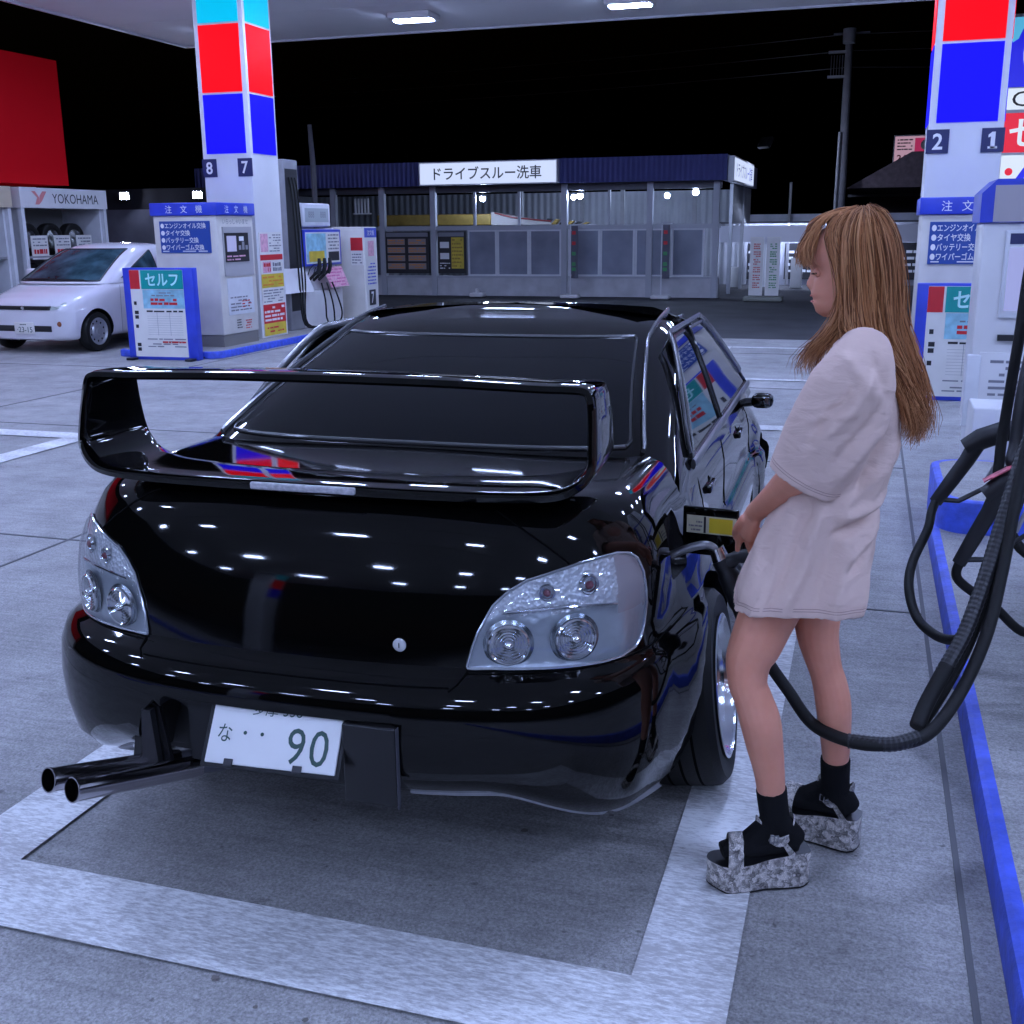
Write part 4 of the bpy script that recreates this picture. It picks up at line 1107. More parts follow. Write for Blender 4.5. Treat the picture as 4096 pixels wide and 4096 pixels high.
# close the roof by shrinking rings up to the crown
h = g_half(GZ[-1]); full = h + [(-x, y) for x, y in h[::-1]][1:-1]
cx, cy = 0, 2.03
for k in (.9, .75, .55, .35, .15, .02):
    rr.append([(x * k, cy + (y - cy) * (k * .55 + .45 * k ** .7), GZ[-1] + .022 * (1 - k ** 2.0)) for x, y in full])
mb.grid(rr, carpaint, cv=True, flip=True)
roof = mb.build("roof", CAR, sharp=60); weld(roof)
def gback(x, z, off=0):
    w, yr, yf, n, D = gl(z); q = min(.999, abs(x) / w)
    y = yr + D * (1 - (1 - q ** n) ** (1 / n))
    p = V((x, y, z))
    if off:
        e = .004; q1 = gback(x + e, z) - gback(x - e, z); q2 = gback(x, z + e) - gback(x, z - e); nn = q1.cross(q2).normalized()
        if nn.y > 0: nn = -nn
        p = p + nn * off
    return p
def gside(y, z, off=0, s=1):
    w = gl(z)[0]; p = V((s * w, y, z))
    if off:
        d = (gl(z + .004)[0] - gl(z - .004)[0]) / .008; p = p + V((s, 0, -d)).normalized() * off
    return p
# rear window
def rwm(z): return float(np.interp(z, (1.03, 1.28), (.655, .545)))
P = []
for k in range(25):
    z = 1.035 + (1.288 - 1.035) * k / 24; c = 1 - .02 * (1 if k in (0, 24) else 0)
    P.append([gback(rwm(z) * c * (j / 15 - 1), z, .003) for j in range(31)])
m = MB(); m.grid(P, tint); rw = m.build("rear_window", CAR)
edge = P[0] + [r_[-1] for r_ in P[1:]] + P[-1][::-1][1:] + [r_[0] for r_ in P[::-1]][1:-1]
m = MB(); m.tube(edge, .006, 8, softblack, closed=True); m.build("seal", rw)
for q in (P[0], P[-1]):
    m = MB(); m.tube(q, .0065, 8, moulding); m.build("trim", rw)
for s in (-1, 1):
    m = MB(); m.tube([gback(s * (rwm(min(z, 1.29)) + .035), z, .004) for z in np.linspace(1.02, 1.345, 24)], .009, 8, moulding, sq=(1.4, .7)); m.build("window_moulding", CAR)
    # drip rail along the roof side
    m = MB(); m.tube([gside(y, 1.318, .004, s) for y in np.linspace(2.08, 2.2, 6)], .008, 8, softblack); m.build("roof_rail", CAR)
# side windows: rear door and front door panes with a bright visor edge
def side_pane(s, y0b, y1b, y0t, y1t, zb, zt, name):
    P = []
    for k in range(13):
        f = k / 12; z = zb + (zt - zb) * f; a = y0b + (y0t - y0b) * f ** .8; b = y1b + (y1t - y1b) * f
        if f > .8: q = (f - .8) / .2; a += .05 * q * q; b -= .05 * q * q
        P.append([gside(a + (b - a) * j / 12, z, .004, s) for j in range(13)])
    m = MB(); m.grid(P, tint, flip=s < 0); o = m.build(name, CAR)
    edge = P[0] + [r_[-1] for r_ in P[1:]] + P[-1][::-1][1:] + [r_[0] for r_ in P[::-1]][1:-1]
    m = MB(); m.tube(edge, .008, 8, softblack, closed=True); m.build("seal", o)
    return P
for s in (-1, 1):
    a = side_pane(s, 1.24, 2.00, 1.66, 2.01, .955, 1.283, "side_window")
    b = side_pane(s, 2.05, 3.06, 2.05, 2.56, .955, 1.280, "side_window")
    m = MB()
    top = [gside(y, .95 + .345 * min(1, max(0, (y - 1.20) / .46)) ** .75, .009, s) for y in np.linspace(1.21, 1.66, 16)] + [gside(y, 1.296, .010, s) for y in np.linspace(1.72, 2.44, 12)] + [gside(y, 1.296 - .30 * ((y - 2.44) / .56), .010, s) for y in np.linspace(2.5, 2.96, 8)]
    m.tube(top, .010, 8, moulding, sq=(1.5, .6)); m.build("visor_edge", CAR)
    m = MB(); m.tube([gside(y, .942, .010, s) for y in np.linspace(1.2, 3.1, 20)], .013, 8, M("belt_trim", (.10, .10, .105), .3, .5), sq=(1.3, .6)); m.build("belt_trim", CAR)

# ------------------------------------------------------------------ rear wing: a closed hoop of aerofoil section
key = [  # x, z, y of trailing edge, y of leading edge, thickness
    (0, 1.048, .205, .40, .034), (.25, 1.048, .205, .41, .034), (.48, 1.050, .215, .45, .034), (.60, 1.056, .23, .52, .036), (.655, 1.076, .245, .55, .036), (.684, 1.115, .26, .56, .032), (.686, 1.18, .275, .545, .028), (.682, 1.24, .29, .53, .027), (.676, 1.276, .297, .52, .028), (.662, 1.288, .299, .515, .03), (.62, 1.290, .30, .51, .03), (.55, 1.290, .30, .505, .03), (.3, 1.296, .30, .50, .032), (0, 1.298, .30, .50, .034)]
kk = catmull(key, 6)
full = [k for k in kk] + [np.array((-k[0], *k[1:])) for k in kk[::-1][1:-1]]
rings = []; NW = len(full)
for i, k in enumerate(full):
    a, b = full[i - 1], full[(i + 1) % NW]; tx, tz = b[0] - a[0], b[1] - a[1]; l = math.hypot(tx, tz); nx, nz = tz / l, -tx / l     # normal, outward for this order
    ring = []
    for q, th in ((0, .0), (.03, .8), (.12, 1), (.35, .95), (.65, .7), (.88, .42), (.97, .25), (1, 0), (.97, -.2), (.88, -.3), (.65, -.42), (.35, -.5), (.12, -.5), (.03, -.4)):
        y = k[2] + (k[3] - k[2]) * q; ring.append((k[0] + nx * th * k[4] * .5, y, k[1] + nz * th * k[4] * .5))
    rings.append(ring)
m = MB(); m.grid(rings, carpaint, cu=True, cv=True); wing = m.build("rear_wing", CAR, sharp=50); weld(wing, .00005)
m = MB()
Pz = [[(x, .2035 - .0015 + .0 * x, z) for x in np.linspace(-.15, .12, 12)] for z in (1.047, 1.062)]
m.box(-.15, .192, 1.040, .13, .2045, 1.058, M("brake_lens", (.45, .44, .47), .35, vary=.25, vscale=90), .004); m.build("brake_light", wing)
m = MB(); m.box(.60, .26, 1.095, .0, .27, 1.1, gap) if False else None

# panel gaps: boot lid, bumper top, rear doors, bumper sides
m = MB()
def gapline(pts, r=.0022): m.tube(pts, r, 5, gap)
for s in (-1, 1):
    gapline([surf(s * t, z, .0008) for t, z in ((24.4, .652), (23.2, .635), (21.5, .622))])
    gapline([surf(s * t, z, .0008) for t, z in zip(np.linspace(47, 33, 12), np.linspace(.888, 1.004, 12))])
    gapline([surf(s * t, .646, .001) for t in np.linspace(24.4, 88, 40)])
gapline([surf(t, .628, .0008) for t in np.linspace(-21.5, 21.5, 30)])
m.build("panel_gap", CAR)
m = MB()
for s in (-1, 1):
    for y, z0 in ((1.93, .25), (2.98, .25)):
        gapline([V(warp(s * (lev(z)[0] + .0005), y + .03 * (z - .6), z)) for z in np.linspace(z0, .99, 14)])
    gapline([V(warp(s * (lev(z)[0] + .0005), 1.28 + .35 * max(0, (.72 - z)) + .0, z)) for z in np.linspace(.62, .99, 10)])
m.build("panel_gap", CAR)
# lock, plate, brackets
c = surf(12.6, .705, .0); m = MB(); m.lathe([(.0165, 0), (.0165, .004), (.012, .006), (.0, .006)], Matrix.Translation(c) @ Matrix.Rotation(R(90), 4, 'X'), 24, M("lock_steel", (.75, .75, .75), .3, .5)); m.box(c.x - .001, c.y - .0075, c.z - .006, c.x + .001, c.y - .006, c.z + .006, ink); m.build("boot_lock", CAR)
PM = Matrix.Translation((-.010, -.008, .497)) @ Matrix.Rotation(R(-33), 4, 'X') @ Matrix.Rotation(R(-1.5), 4, 'Y')
def pf(mx):
    r3 = mx.to_3x3(); return (r3 @ V((1, 0, 0)), r3 @ V((0, 0, 1)), r3 @ V((0, -1, 0))), mx.to_translation()
fr, og = pf(PM)
platew = M("plate_white", (.80, .80, .78), .35)
m = MB(); m.box(-.17, -.004, -.085, .17, .004, .085, platew, .003, PM)
og2 = og + fr[2] * .004; plg = M("plate_green", (.01, .06, .045), .45)
m.text("多摩 338", fr, og2, .0, .054, .05, plg, .0012, width=.13, height=.036)
m.text("な", fr, og2, -.128, -.012, .05, plg, .0012, width=.036, height=.042)
for u in (-.075, -.03): m.lathe([(0, 0), (.0048, 0)], Matrix.Translation(og2 + fr[0] * u + fr[1] * -.008 + fr[2] * .0012) @ fr[2].to_track_quat('Z', 'Y').to_matrix().to_4x4(), 12, plg)
m.text("9", fr, og2, .062, -.028, .1, plg, .0012, width=.045, height=.085, bold=.0); m.text("0", fr, og2, .122, -.028, .1, plg, .0012, width=.047, height=.085, bold=.0)
m.build("licence_plate", CAR)
m = MB()
for u in (-.105, .075): m.box(u - .012, -.008, -.090, u + .012, -.0045, -.072, ink, .002, PM)
m.build("plate_bolt", CAR)
m = MB(); m.box(-.185, .0045, -.095, .18, .012, .06, matte, .004, PM); m.box(-.15, .012, -.02, -.11, .12, .04, matte, 0, PM); m.box(.11, .012, -.02, .15, .12, .04, matte, 0, PM)
m.build("plate_holder", CAR)
m = MB(); m.box(.165, -.012, .345, .30, .0, .545, softblack, .006); m.box(.301, -.012, .34, .303, .004, .545, dgrey); m.build("tow_cover", CAR)
# floor reflection painted as pale strips along the bumper's lower edge, either side of the cut-out
m = MB()
lip = M("painted_floor_reflection", (.32, .32, .34), .45)
def reflrow(t0, t1, n=18): return [[surf(t, .20 + .0 * t, .004) + V((0, 0, dz)) + V((0, dy, 0)) for t in np.linspace(t0, t1, n)] for dz, dy in ((-.030, .05), (-.004, .004), (.022, -.003))]
m.grid(reflrow(15, 84, 40), lip); m.build("bumper_reflection", CAR)
m = MB(); m.grid(reflrow(-84, -40), lip); m.build("bumper_reflection", CAR)
# exhaust: two long tips swept out to the left
m = MB()
m.prism([(-.46, .30), (-.33, .30), (-.36, .50), (-.40, .52), (-.43, .46)], FRONT, (0, .04, 0), .012, softblack); m.prism([(-.41, .30), (-.355, .30), (-.37, .5), (-.395, .5)], FRONT, (0, .015, 0), .02, black)
m.build("exhaust_bracket", CAR)
for k, (e, a) in enumerate((((-.500, -.215, .408), (-.375, .12, .315)), ((-.428, -.225, .398), (-.305, .11, .312)))):
    e, a = V(e), V(a); d = (e - a).normalized(); b = e - d * .03
    m = MB(); q = d.to_track_quat('Z', 'Y').to_matrix().to_4x4(); L_ = (e - a).length
    m.lathe([(.026, 0), (.0285, .02), (.0285, L_ - .012), (.0305, L_ - .004), (.0305, L_), (.0275, L_), (.0265, L_ - .02), (.0235, L_ - .16)], Matrix.Translation(a) @ q, 32, M("exhaust_chrome", (.55, .52, .55), .12, 1)); m.lathe([(.0235, L_ - .16), (0, L_ - .16)], Matrix.Translation(a) @ q, 20, gap)
    m.tube([a + V((.3, .35, 0)), a + V((.1, .08, -.005)), a + d * .01], .022, 12, dgrey); m.build("exhaust_pipe", CAR)

# ------------------------------------------------------------------ wheels
rimm = M("wheel_chrome", (.72, .74, .78), .16, 1)
def wheel(name, x, y, side, camber):
    """local Z of the lathe points outward"""
    w = MB(); base = Matrix.Rotation(R(90), 4, 'Y')
    o = thing(name, None, None, (x, y, .298)); del_ = [k for k in ("label", "category", "group") if k in o]
    for k in del_: del o[k]
    o.parent = CAR; o.rotation_euler = (0, R(camber), 0 if side > 0 else R(180))
    if side < 0: o.rotation_euler = (0, R(-camber), R(180))
    r, hw = .298, .112
    mb = MB(); mb.lathe([(r * .70, -hw * .9), (r * .76, -hw), (r * .92, -hw), (r * .985, -hw * .82), (r, -hw * .55), (r, hw * .55), (r * .985, hw * .82), (r * .92, hw), (r * .76, hw * .98), (r * .70, hw * .9)], base, 56, rubber)
    for k in range(3): mb.lathe([(r + .0006, -hw * .4 + k * hw * .4 - .004), (r + .0006, -hw * .4 + k * hw * .4 + .004)], base, 56, gap)
    mb.build("tyre", o)
    mb = MB(); mb.lathe([(r * .66, -hw * .9), (r * .60, -hw * .3), (r * .60, hw * .3), (r * .66, hw * .78), (r * .715, hw * .95), (r * .73, hw * 1.03), (r * .70, hw * 1.05), (r * .66, hw * .9), (r * .64, hw * .2), (r * .62, hw * .1)], base, 56, rimm)
    for k in range(10):
        a = 2 * math.pi * k / 10; q = base @ Matrix.Rotation(a, 4, 'Z')
        mb.box(.045, -.014, hw * .25, r * .66, .014, hw * .48, rimm, .006, q)
    mb.lathe([(.07, hw * .1), (.07, hw * .5), (.035, hw * .62), (.03, hw * .75), (0, hw * .78)], base, 24, rimm); mb.lathe([(.0, -hw * .2), (.15, -hw * .2)], base, 30, steel)
    mb.build("rim", o)
    return o
wheel("wheel", .84, WR, 1, -7.5); wheel("wheel", -.84, WR, -1, -7.5); wheel("wheel", .76, WF, 1, -4); wheel("wheel", -.76, WF, -1, -4)
m = MB(); m.box(-.6, .35, .22, .6, 3.9, .26, matte); m.tube([(-.7, WR, .3), (.7, WR, .3)], .04, 10, matte); m.box(-.35, .3, .24, .35, .75, .5, matte, .05); m.build("underbody", CAR)
# mirrors, handles, filler flap
for s in (-1, 1):
    m = MB(); m.box(s * .89 - .05, 2.90, .855, s * .89 + .05, 3.0, .92, carpaint, .03); m.tube([(s * .78, 2.97, .87), (s * .87, 2.97, .88)], .02, 8, black); mo = m.build("door_mirror", CAR)
    m = MB(); m.box(s * .89 - .036, 2.893, .868, s * .89 + .036, 2.899, .91, M('dim_mirror', (.16, .17, .19), .05, 1), .002); m.build("mirror_glass", mo)
    for y in (1.50, 2.52):
        x0 = warp(s * lev(.82)[0], y, .82)[0]
        m = MB(); m.box(x0 - .014, y - .07, .80, x0 + .014, y + .07, .826, carpaint, .006); m.lathe([(.03, 0), (.026, .002), (0, .003)], Matrix.Translation((x0 + s * .0, y + .02, .815)) @ Matrix.Rotation(R(90 * s), 4, 'Y'), 20, softblack); m.build("door_handle", CAR)
fm_ = Matrix.Translation((.835, .815, .825)) @ Matrix.Rotation(R(-8), 4, 'Z')
m = MB(); m.box(0, -.006, -.05, .155, .006, .085, carpaint, .004, fm_); fl_ = m.build("filler_flap", CAR)
fr, og = pf(fm_); og = og + fr[2] * .006
m = MB(); m.panel(fr, og, .012, .012, .15, .062, M("flap_label_pale", (.62, .62, .45), .5), .001); m.panel(fr, og, .075, .016, .14, .058, M("flap_label_yellow", (.75, .60, .03), .5), .0018); m.panel(fr, og, .06, .014, .066, .060, ink, .002); m.lines(fr, og, .018, .016, .056, .05, 3, greyink, seed=140, lift=.0025); m.build("fuel_label", fl_)
m = MB(); m.box(0, -.003, .03, .16, -.0065, .075, softblack, 0, fm_) if False else None
m = MB(); m.lathe([(.038, 0), (.038, .016), (.028, .02), (.026, -.05)], Matrix.Translation((.78, .715, .80)) @ Matrix.Rotation(R(80), 4, 'Y'), 28, black); m.panel(EAST, (.777, 0, 0), .645, .875, .72, .895, paper, .0); m.build("filler_neck", CAR)
# ================================================================== WHITE HATCHBACK
wpaint = M("white_car_paint", (.70, .68, .72), .18, coat=.5, vary=.03, vscale=2)
t = thing("white_car", "small white hatchback nosing out beside the order terminal", "car", (-11.25, 13.02, 0), R(-2))
# local: nose at y=0, tail at +y, x right (the driver's left flank shows)
sec = [  # y, half width, bonnet/belt height, sill z
    (.0, .52, .60, .20), (.04, .66, .66, .18), (.14, .76, .73, .17), (.32, .82, .80, .17), (.6, .84, .88, .18), (.85, .845, .96, .18), (1.2, .845, .985, .18), (2.0, .845, 1.0, .18), (2.8, .84, 1.0, .18), (3.4, .80, .98, .2), (3.62, .70, .9, .22)]
def whalf(y):
    a = [float(np.interp(y, [q[0] for q in sec], [q[i] for q in sec])) for i in (1, 2, 3)]
    return a
rows_ = []
for y in np.concatenate([np.linspace(0, .4, 10), np.linspace(.45, 3.2, 40), np.linspace(3.25, 3.62, 8)]):
    w, h_, z0 = whalf(y)
    prof = [(.0, z0), (.7 * w, z0), (.93 * w, z0 + .03), (.985 * w, z0 + .12), (1.0 * w, .42), (1.0 * w, .58), (.985 * w, h_ - .17), (.95 * w, h_ - .07), (.87 * w, h_ - .02), (.7 * w, h_ + .005), (.4 * w, h_ + .02), (0, h_ + .027)]
    P = catmull([(x, z, 0) for x, z in prof], 4)
    r_ = [(p[0], y - .10 * 0, p[1]) for p in P]
    rows_.append(r_[::-1] + [(-x, yy, z) for x, yy, z in r_[1:-1]])
m = MB(); m.grid(rows_, wpaint, cv=True); m.add(rows_[0], [tuple(range(len(rows_[0])))[::-1]], wpaint, True); m.add(rows_[-1], [tuple(range(len(rows_[-1])))], wpaint, True)
wb_ = m.build("body", t, sharp=50); weld(wb_)
c = MB()
for y in (.52, 2.95):
    for s in (-1, 1): c.lathe([(.315, 0), (.315, .4)], Matrix.Translation((s * .60, y, .285)) @ Matrix.Rotation(R(90 * s), 4, 'Y'), 40, liner, caps=True)
def boolean_at(o, cutter_mb, root):
    c = cutter_mb.build("cutter"); weld(c, .00001); c.matrix_world = root.matrix_basis
    md = o.modifiers.new("cut", 'BOOLEAN'); md.object = c; md.operation = 'DIFFERENCE'; md.solver = 'EXACT'
    try: md.material_mode = 'TRANSFER'
    except Exception: pass
    bpy.context.view_layer.update()
    me = bpy.data.meshes.new_from_object(o.evaluated_get(bpy.context.evaluated_depsgraph_get()))
    o.modifiers.clear(); o.data = me; bpy.data.objects.remove(c); me.set_sharp_from_angle(angle=R(40))
boolean_at(wb_, c, t)
# cabin
CW = [(.93, .80, .62, 3.5), (1.0, .785, .74, 3.5), (1.1, .755, .92, 3.45), (1.2, .72, 1.10, 3.36), (1.3, .68, 1.29, 3.22), (1.38, .63, 1.46, 3.0), (1.43, .57, 1.60, 2.8), (1.46, .48, 1.75, 2.6)]
def cw_(z): return [float(np.interp(z, [q[0] for q in CW], [q[i] for q in CW])) for i in (1, 2, 3)]
rr = []
def cring(w, y0, y1, z, k=1):
    o = []
    for q in np.linspace(0, 90, 14)[:-1]: a = R(q); o.append((w * spow(math.sin(a), 2 / 3.4), y0 + .45 * (1 - spow(math.cos(a), 2 / 3.4)), z))
    for q in np.linspace(0, 1, 12): o.append((w, y0 + .45 + (y1 - .4 - y0 - .45) * q, z))
    for q in np.linspace(0, 90, 10)[1:]: a = R(q); o.append((w * spow(math.cos(a), 2 / 3), y1 - .4 + .4 * spow(math.sin(a), 2 / 3), z))
    return o + [(-x, y, z) for x, y, z in o[::-1]][1:-1]
for z in np.linspace(.93, 1.46, 20): rr.append(cring(*cw_(z), z))
top = rr[-1]
for k in (.85, .6, .3, .03): rr.append([(x * k, 2.1 + (y - 2.1) * k, 1.46 + .03 * (1 - k * k)) for x, y, z in top])
m = MB(); m.grid(rr, wpaint, cv=True, flip=True); ro = m.build("roof", t, sharp=60); weld(ro)
wglass = M("windscreen_glass", (.03, .06, .075), .05, vary=.7, vscale=3.5, spec=.12)
def wfront(x, z, off=0):
    w, y0, y1 = cw_(z); q = min(.999, abs(x) / w); return V((x, y0 + .45 * (1 - (1 - q ** 3.4) ** (1 / 3.4)) - off, z + off * .5))
P = [[wfront((.70 - .14 * k / 14) * (j / 10 - 1), .965 + .43 * k / 14, .006) for j in range(21)] for k in range(15)]
m = MB(); m.grid(P, wglass); ws_ = m.build("windscreen", t)
ed = P[0] + [r_[-1] for r_ in P[1:]] + P[-1][::-1][1:] + [r_[0] for r_ in P[::-1]][1:-1]
m = MB(); m.tube(ed, .012, 6, black, closed=True); m.build("seal", ws_)
m = MB(); m.tube([wfront(x, .975, .015) for x in np.linspace(-.1, .5, 8)], .008, 6, black); m.tube([wfront(x, .985, .02) for x in np.linspace(-.6, 0, 8)], .008, 6, black); m.build("wiper", t)
for s in (-1, 1):
    P = []
    for k in range(9):
        z = 1.0 + .37 * k / 8; w, y0, y1 = cw_(z); a = y0 + .42 + .02 * k; b = 2.05
        P.append([V((s * (w + .005), a + (b - a) * j / 8, z)) for j in range(9)])
    m = MB(); m.grid(P, wglass, flip=s < 0); o = m.build("side_window", t)
    ed = P[0] + [r_[-1] for r_ in P[1:]] + P[-1][::-1][1:] + [r_[0] for r_ in P[::-1]][1:-1]
    m = MB(); m.tube(ed, .010, 6, black, closed=True); m.build("seal", o)
    m = MB(); m.box(s * .95 - .09, 1.25, .98, s * .95 + .09, 1.36, 1.12, wpaint, .035); m.build("door_mirror", t)
    # head lamp, fog lamp, side repeater
    def wface(x, z, off):
        # find y on the nose for a given x and z by searching the sections
        for y in np.linspace(0, .9, 181):
            w, h_, z0 = whalf(y)
            if abs(x) <= w * (.985 if z < h_ - .17 else .985 - .115 * min(1, max(0, (z - h_ + .17) / .15)) - .6 * max(0, (z - h_ + .02) / .03)): return V((x, y - off, z))
        return V((x, .9, z))
    m = MB(); P = []
    for j in range(9):
        x = .44 + .33 * j / 8; zc = .655 + .11 * j / 8; hh = .055 + .03 * math.sin(math.pi * j / 8)
        P.append([wface(s * x, zc + hh * (k / 3 - 1), .012) for k in range(7)])
    m.grid(P, M("headlamp_glass", (.45, .50, .46), .12, vary=.35, vscale=14, spec=.7), flip=s > 0); m.build("headlight", t)
    m = MB(); m.lathe([(.038, 0), (.03, .012), (0, .016)], Matrix.Translation(wface(s * .58, .41, .0)) @ Matrix.Rotation(R(90), 4, 'X'), 16, M("amber_dark", (.3, .1, .05), .25)); m.build("fog_lamp", t)
m = MB(); m.box(-.46, -.012, .60, .46, .06, .655, black, .008); m.lathe([(.028, 0), (.02, .01), (0, .012)], Matrix.Translation((.0, -.012, .628)) @ Matrix.Rotation(R(90), 4, 'X'), 16, chrome); m.build("grille", t)
m = MB(); m.box(-.46, -.004, .30, .46, .05, .385, black, .006); m.build("air_intake", t)
m = MB(); m.box(-.17, -.022, .27, .17, -.006, .43, paper, .004); o = (0, -.022, 0)
m.text("·23-15", FRONT, o, .01, .33, .1, plg, .002, width=.26, height=.075); m.lines(FRONT, o, -.07, .385, .08, .415, 1, plg, seed=150, lift=.002); m.build("licence_plate", t)
for s in (-1, 1):
    for y in (1.02, 2.1):
        m = MB(); m.tube([(s * .848, y + .04 * (z - .5), z) for z in np.linspace(.24, .9, 10)], .003, 5, greyink); m.build("door_gap", t)
for s in (-1, 1):
    for y in (.52, 2.95):
        o = thing("wheel", None, None, (s * .745, y, .278)); o.parent = t
        o.rotation_euler = (0, 0, 0 if s > 0 else math.pi)
        for k in ("label", "category", "group"):
            if k in o: del o[k]
        mb = MB(); mb.lathe([(.19, -.08), (.21, -.09), (.262, -.085), (.278, -.05), (.278, .05), (.262, .085), (.21, .09), (.185, .08)], RY, 40, rubber); mb.build("tyre", o)
        mb = MB(); mb.lathe([(.19, -.06), (.18, .05), (.192, .083), (.18, .086), (.165, .06), (.11, .045), (.09, .07), (.05, .075), (.045, .09), (0, .092)], RY, 36, M("steel_wheel", (.42, .43, .46), .35, .6))
        for k in range(10):
            q = RY @ Matrix.Rotation(2 * math.pi * k / 10, 4, 'Z') @ Matrix.Translation((.137, 0, .052)); mb.lathe([(.015, .004), (0, .005)], q, 10, gap)
        mb.build("rim", o)
m = MB(); m.box(-.6, .2, .19, .6, 3.4, .24, matte); m.build("underbody", t)

# ================================================================== HOSES AND NOZZLES NEAR THE CAMERA
# nozzle in the car
t = thing("fuel_nozzle", "black nozzle with chrome spout filling the black car, hose trailing along the floor", "fuel nozzle", (-.335, 2.9, .80))
def L3(p): return V(p) - V((-.335, 2.9, .80))
m = MB(); P_ = [L3(p) for p in ((-.338, 2.9, .808), (-.350, 2.9, .822), (-.372, 2.897, .828), (-.41, 2.892, .818), (-.46, 2.885, .795))]
m.tube(catmull(P_, 6), .0115, 14, M('spout_metal', (.22, .22, .23), .3, 1)); m.tube([L3(p) for p in ((-.325, 2.9, .785), (-.340, 2.9, .822))], [.024, .021], 20, chrome); m.build("spout", t)
m = MB(); m.tube(catmull([L3(p) for p in ((-.327, 2.9, .79), (-.305, 2.898, .75), (-.272, 2.895, .675), (-.245, 2.892, .61))], 6), [.026] * 6 + [.030] * 7 + [.026] * 6, 14, black); m.tube(catmull([L3(p) for p in ((-.32, 2.9, .77), (-.285, 2.895, .80), (-.245, 2.885, .812))], 5), [.022] * 4 + [.019] * 7, 12, black); m.build("nozzle_body", t)
m = MB(); m.tube(catmull([L3(p) for p in ((-.245, 2.885, .812), (-.218, 2.882, .79), (-.212, 2.882, .73), (-.225, 2.886, .66), (-.247, 2.892, .62))], 5), .0085, 8, black); m.build("hand_guard", t)
m = MB(); m.tube(catmull([L3(p) for p in ((-.275, 2.888, .79), (-.248, 2.886, .755), (-.243, 2.886, .70))], 5), .007, 8, grey); m.build("trigger", t)
m = MB(); m.tube(catmull([L3(p) for p in ((-.25, 2.893, .63), (-.225, 2.888, .575), (-.185, 2.878, .515), (-.13, 2.86, .450), (-.058, 2.8, .388), (.043, 2.75, .376), (.132, 2.75, .382), (.222, 2.8, .399), (.298, 2.9, .476), (.359, 3.0, .606), (.394, 3.1, .754), (.425, 3.2, .952), (.47, 3.3, 1.154), (.60, 3.45, 1.38), (.79, 3.7, 1.45))], 10), .0165, 14, rubber); m.build("hose", t)
m = MB(); ribbed(m, [L3(p) for p in ((.03, 2.755, .3755), (.132, 2.75, .382), (.2, 2.785, .394))], .0195, black, .012); m.build("hose_sleeve", t)
# ribbed hose beside it
t = thing("vapour_hose", "thick ribbed black hose hanging beside the island kerb", "hose", (.4, 3.2, .9))
def L4(p): return V(p) - V((.4, 3.2, .9))
m = MB(); m.tube(catmull([L4(p) for p in ((.196, 2.815, .407), (.218, 2.865, .455), (.265, 2.93, .54))], 8), [.018] + [.0205] * 16, 14, rubber); m.build("hose_end", t)
m = MB(); ribbed(m, [L4(p) for p in ((.255, 2.92, .525), (.307, 3.0, .611), (.356, 3.1, .746), (.403, 3.2, .916), (.458, 3.3, 1.09), (.58, 3.42, 1.3), (.79, 3.6, 1.38))], .0200, black, .014); m.build("ribbed_cover", t)
m = MB(); m.tube(catmull([L4(p) for p in ((.205, 2.865, .372), (.27, 2.94, .47), (.335, 3.03, .60), (.385, 3.13, .76), (.43, 3.23, .94), (.5, 3.33, 1.12), (.79, 3.7, 1.3))], 8), .0105, 10, rubber); m.build("thin_hose", t)
# two nozzles hanging on the dispenser
t = thing("fuel_nozzle", "plain black nozzle hung up with its hose looping down", "fuel nozzle", (.44, 4.0, .92), 0, "nozzles hung on the near dispenser")
def L5(p): return V(p) - V((.44, 4.0, .92))
Mx = Matrix.Translation(L5((.352, 4.0, .921))) @ Matrix.Rotation(R(-20), 4, 'Y')
nozzle_parts(t, Mx @ Matrix.Scale(1.12, 4), True)
m = MB(); m.tube(catmull([L5(p) for p in ((.275, 4.0, .728), (.262, 3.96, .70), (.25, 3.9, .651), (.206, 3.8, .563), (.196, 3.7, .501), (.222, 3.6, .437), (.274, 3.5, .419), (.32, 3.4, .445), (.358, 3.3, .514), (.40, 3.3, .646), (.45, 3.35, .9), (.55, 3.5, 1.15), (.79, 3.8, 1.25))], 8), .0155, 12, rubber); m.build("hose", t)
t = thing("fuel_nozzle", "black nozzle with a red and white grade label, hung lower at the right edge", "fuel nozzle", (.44, 3.7, .83), 0, "nozzles hung on the near dispenser")
def L6(p): return V(p) - V((.44, 3.7, .83))
lab_red = M("label_red_white", (.62, .10, .14), .4, vary=.9, vscale=28)
Mx = Matrix.Translation(L6((.400, 3.7, .825))) @ Matrix.Rotation(R(-27), 4, 'Y')
nozzle_parts(t, Mx @ Matrix.Scale(1.25, 4), True, lab_red)
m = MB(); m.tube(catmull([L6(p) for p in ((.342, 3.7, .602), (.345, 3.71, .54), (.46, 3.75, .45), (.60, 3.8, .35), (.79, 3.9, .5))], 8), .0155, 12, rubber); m.build("hose", t)
t = thing("hanging_hose", "straight dark hose dropping along the right edge to the nozzles", "hose", (.46, 3.9, 1.2))
def L7(p): return V(p) - V((.46, 3.9, 1.2))
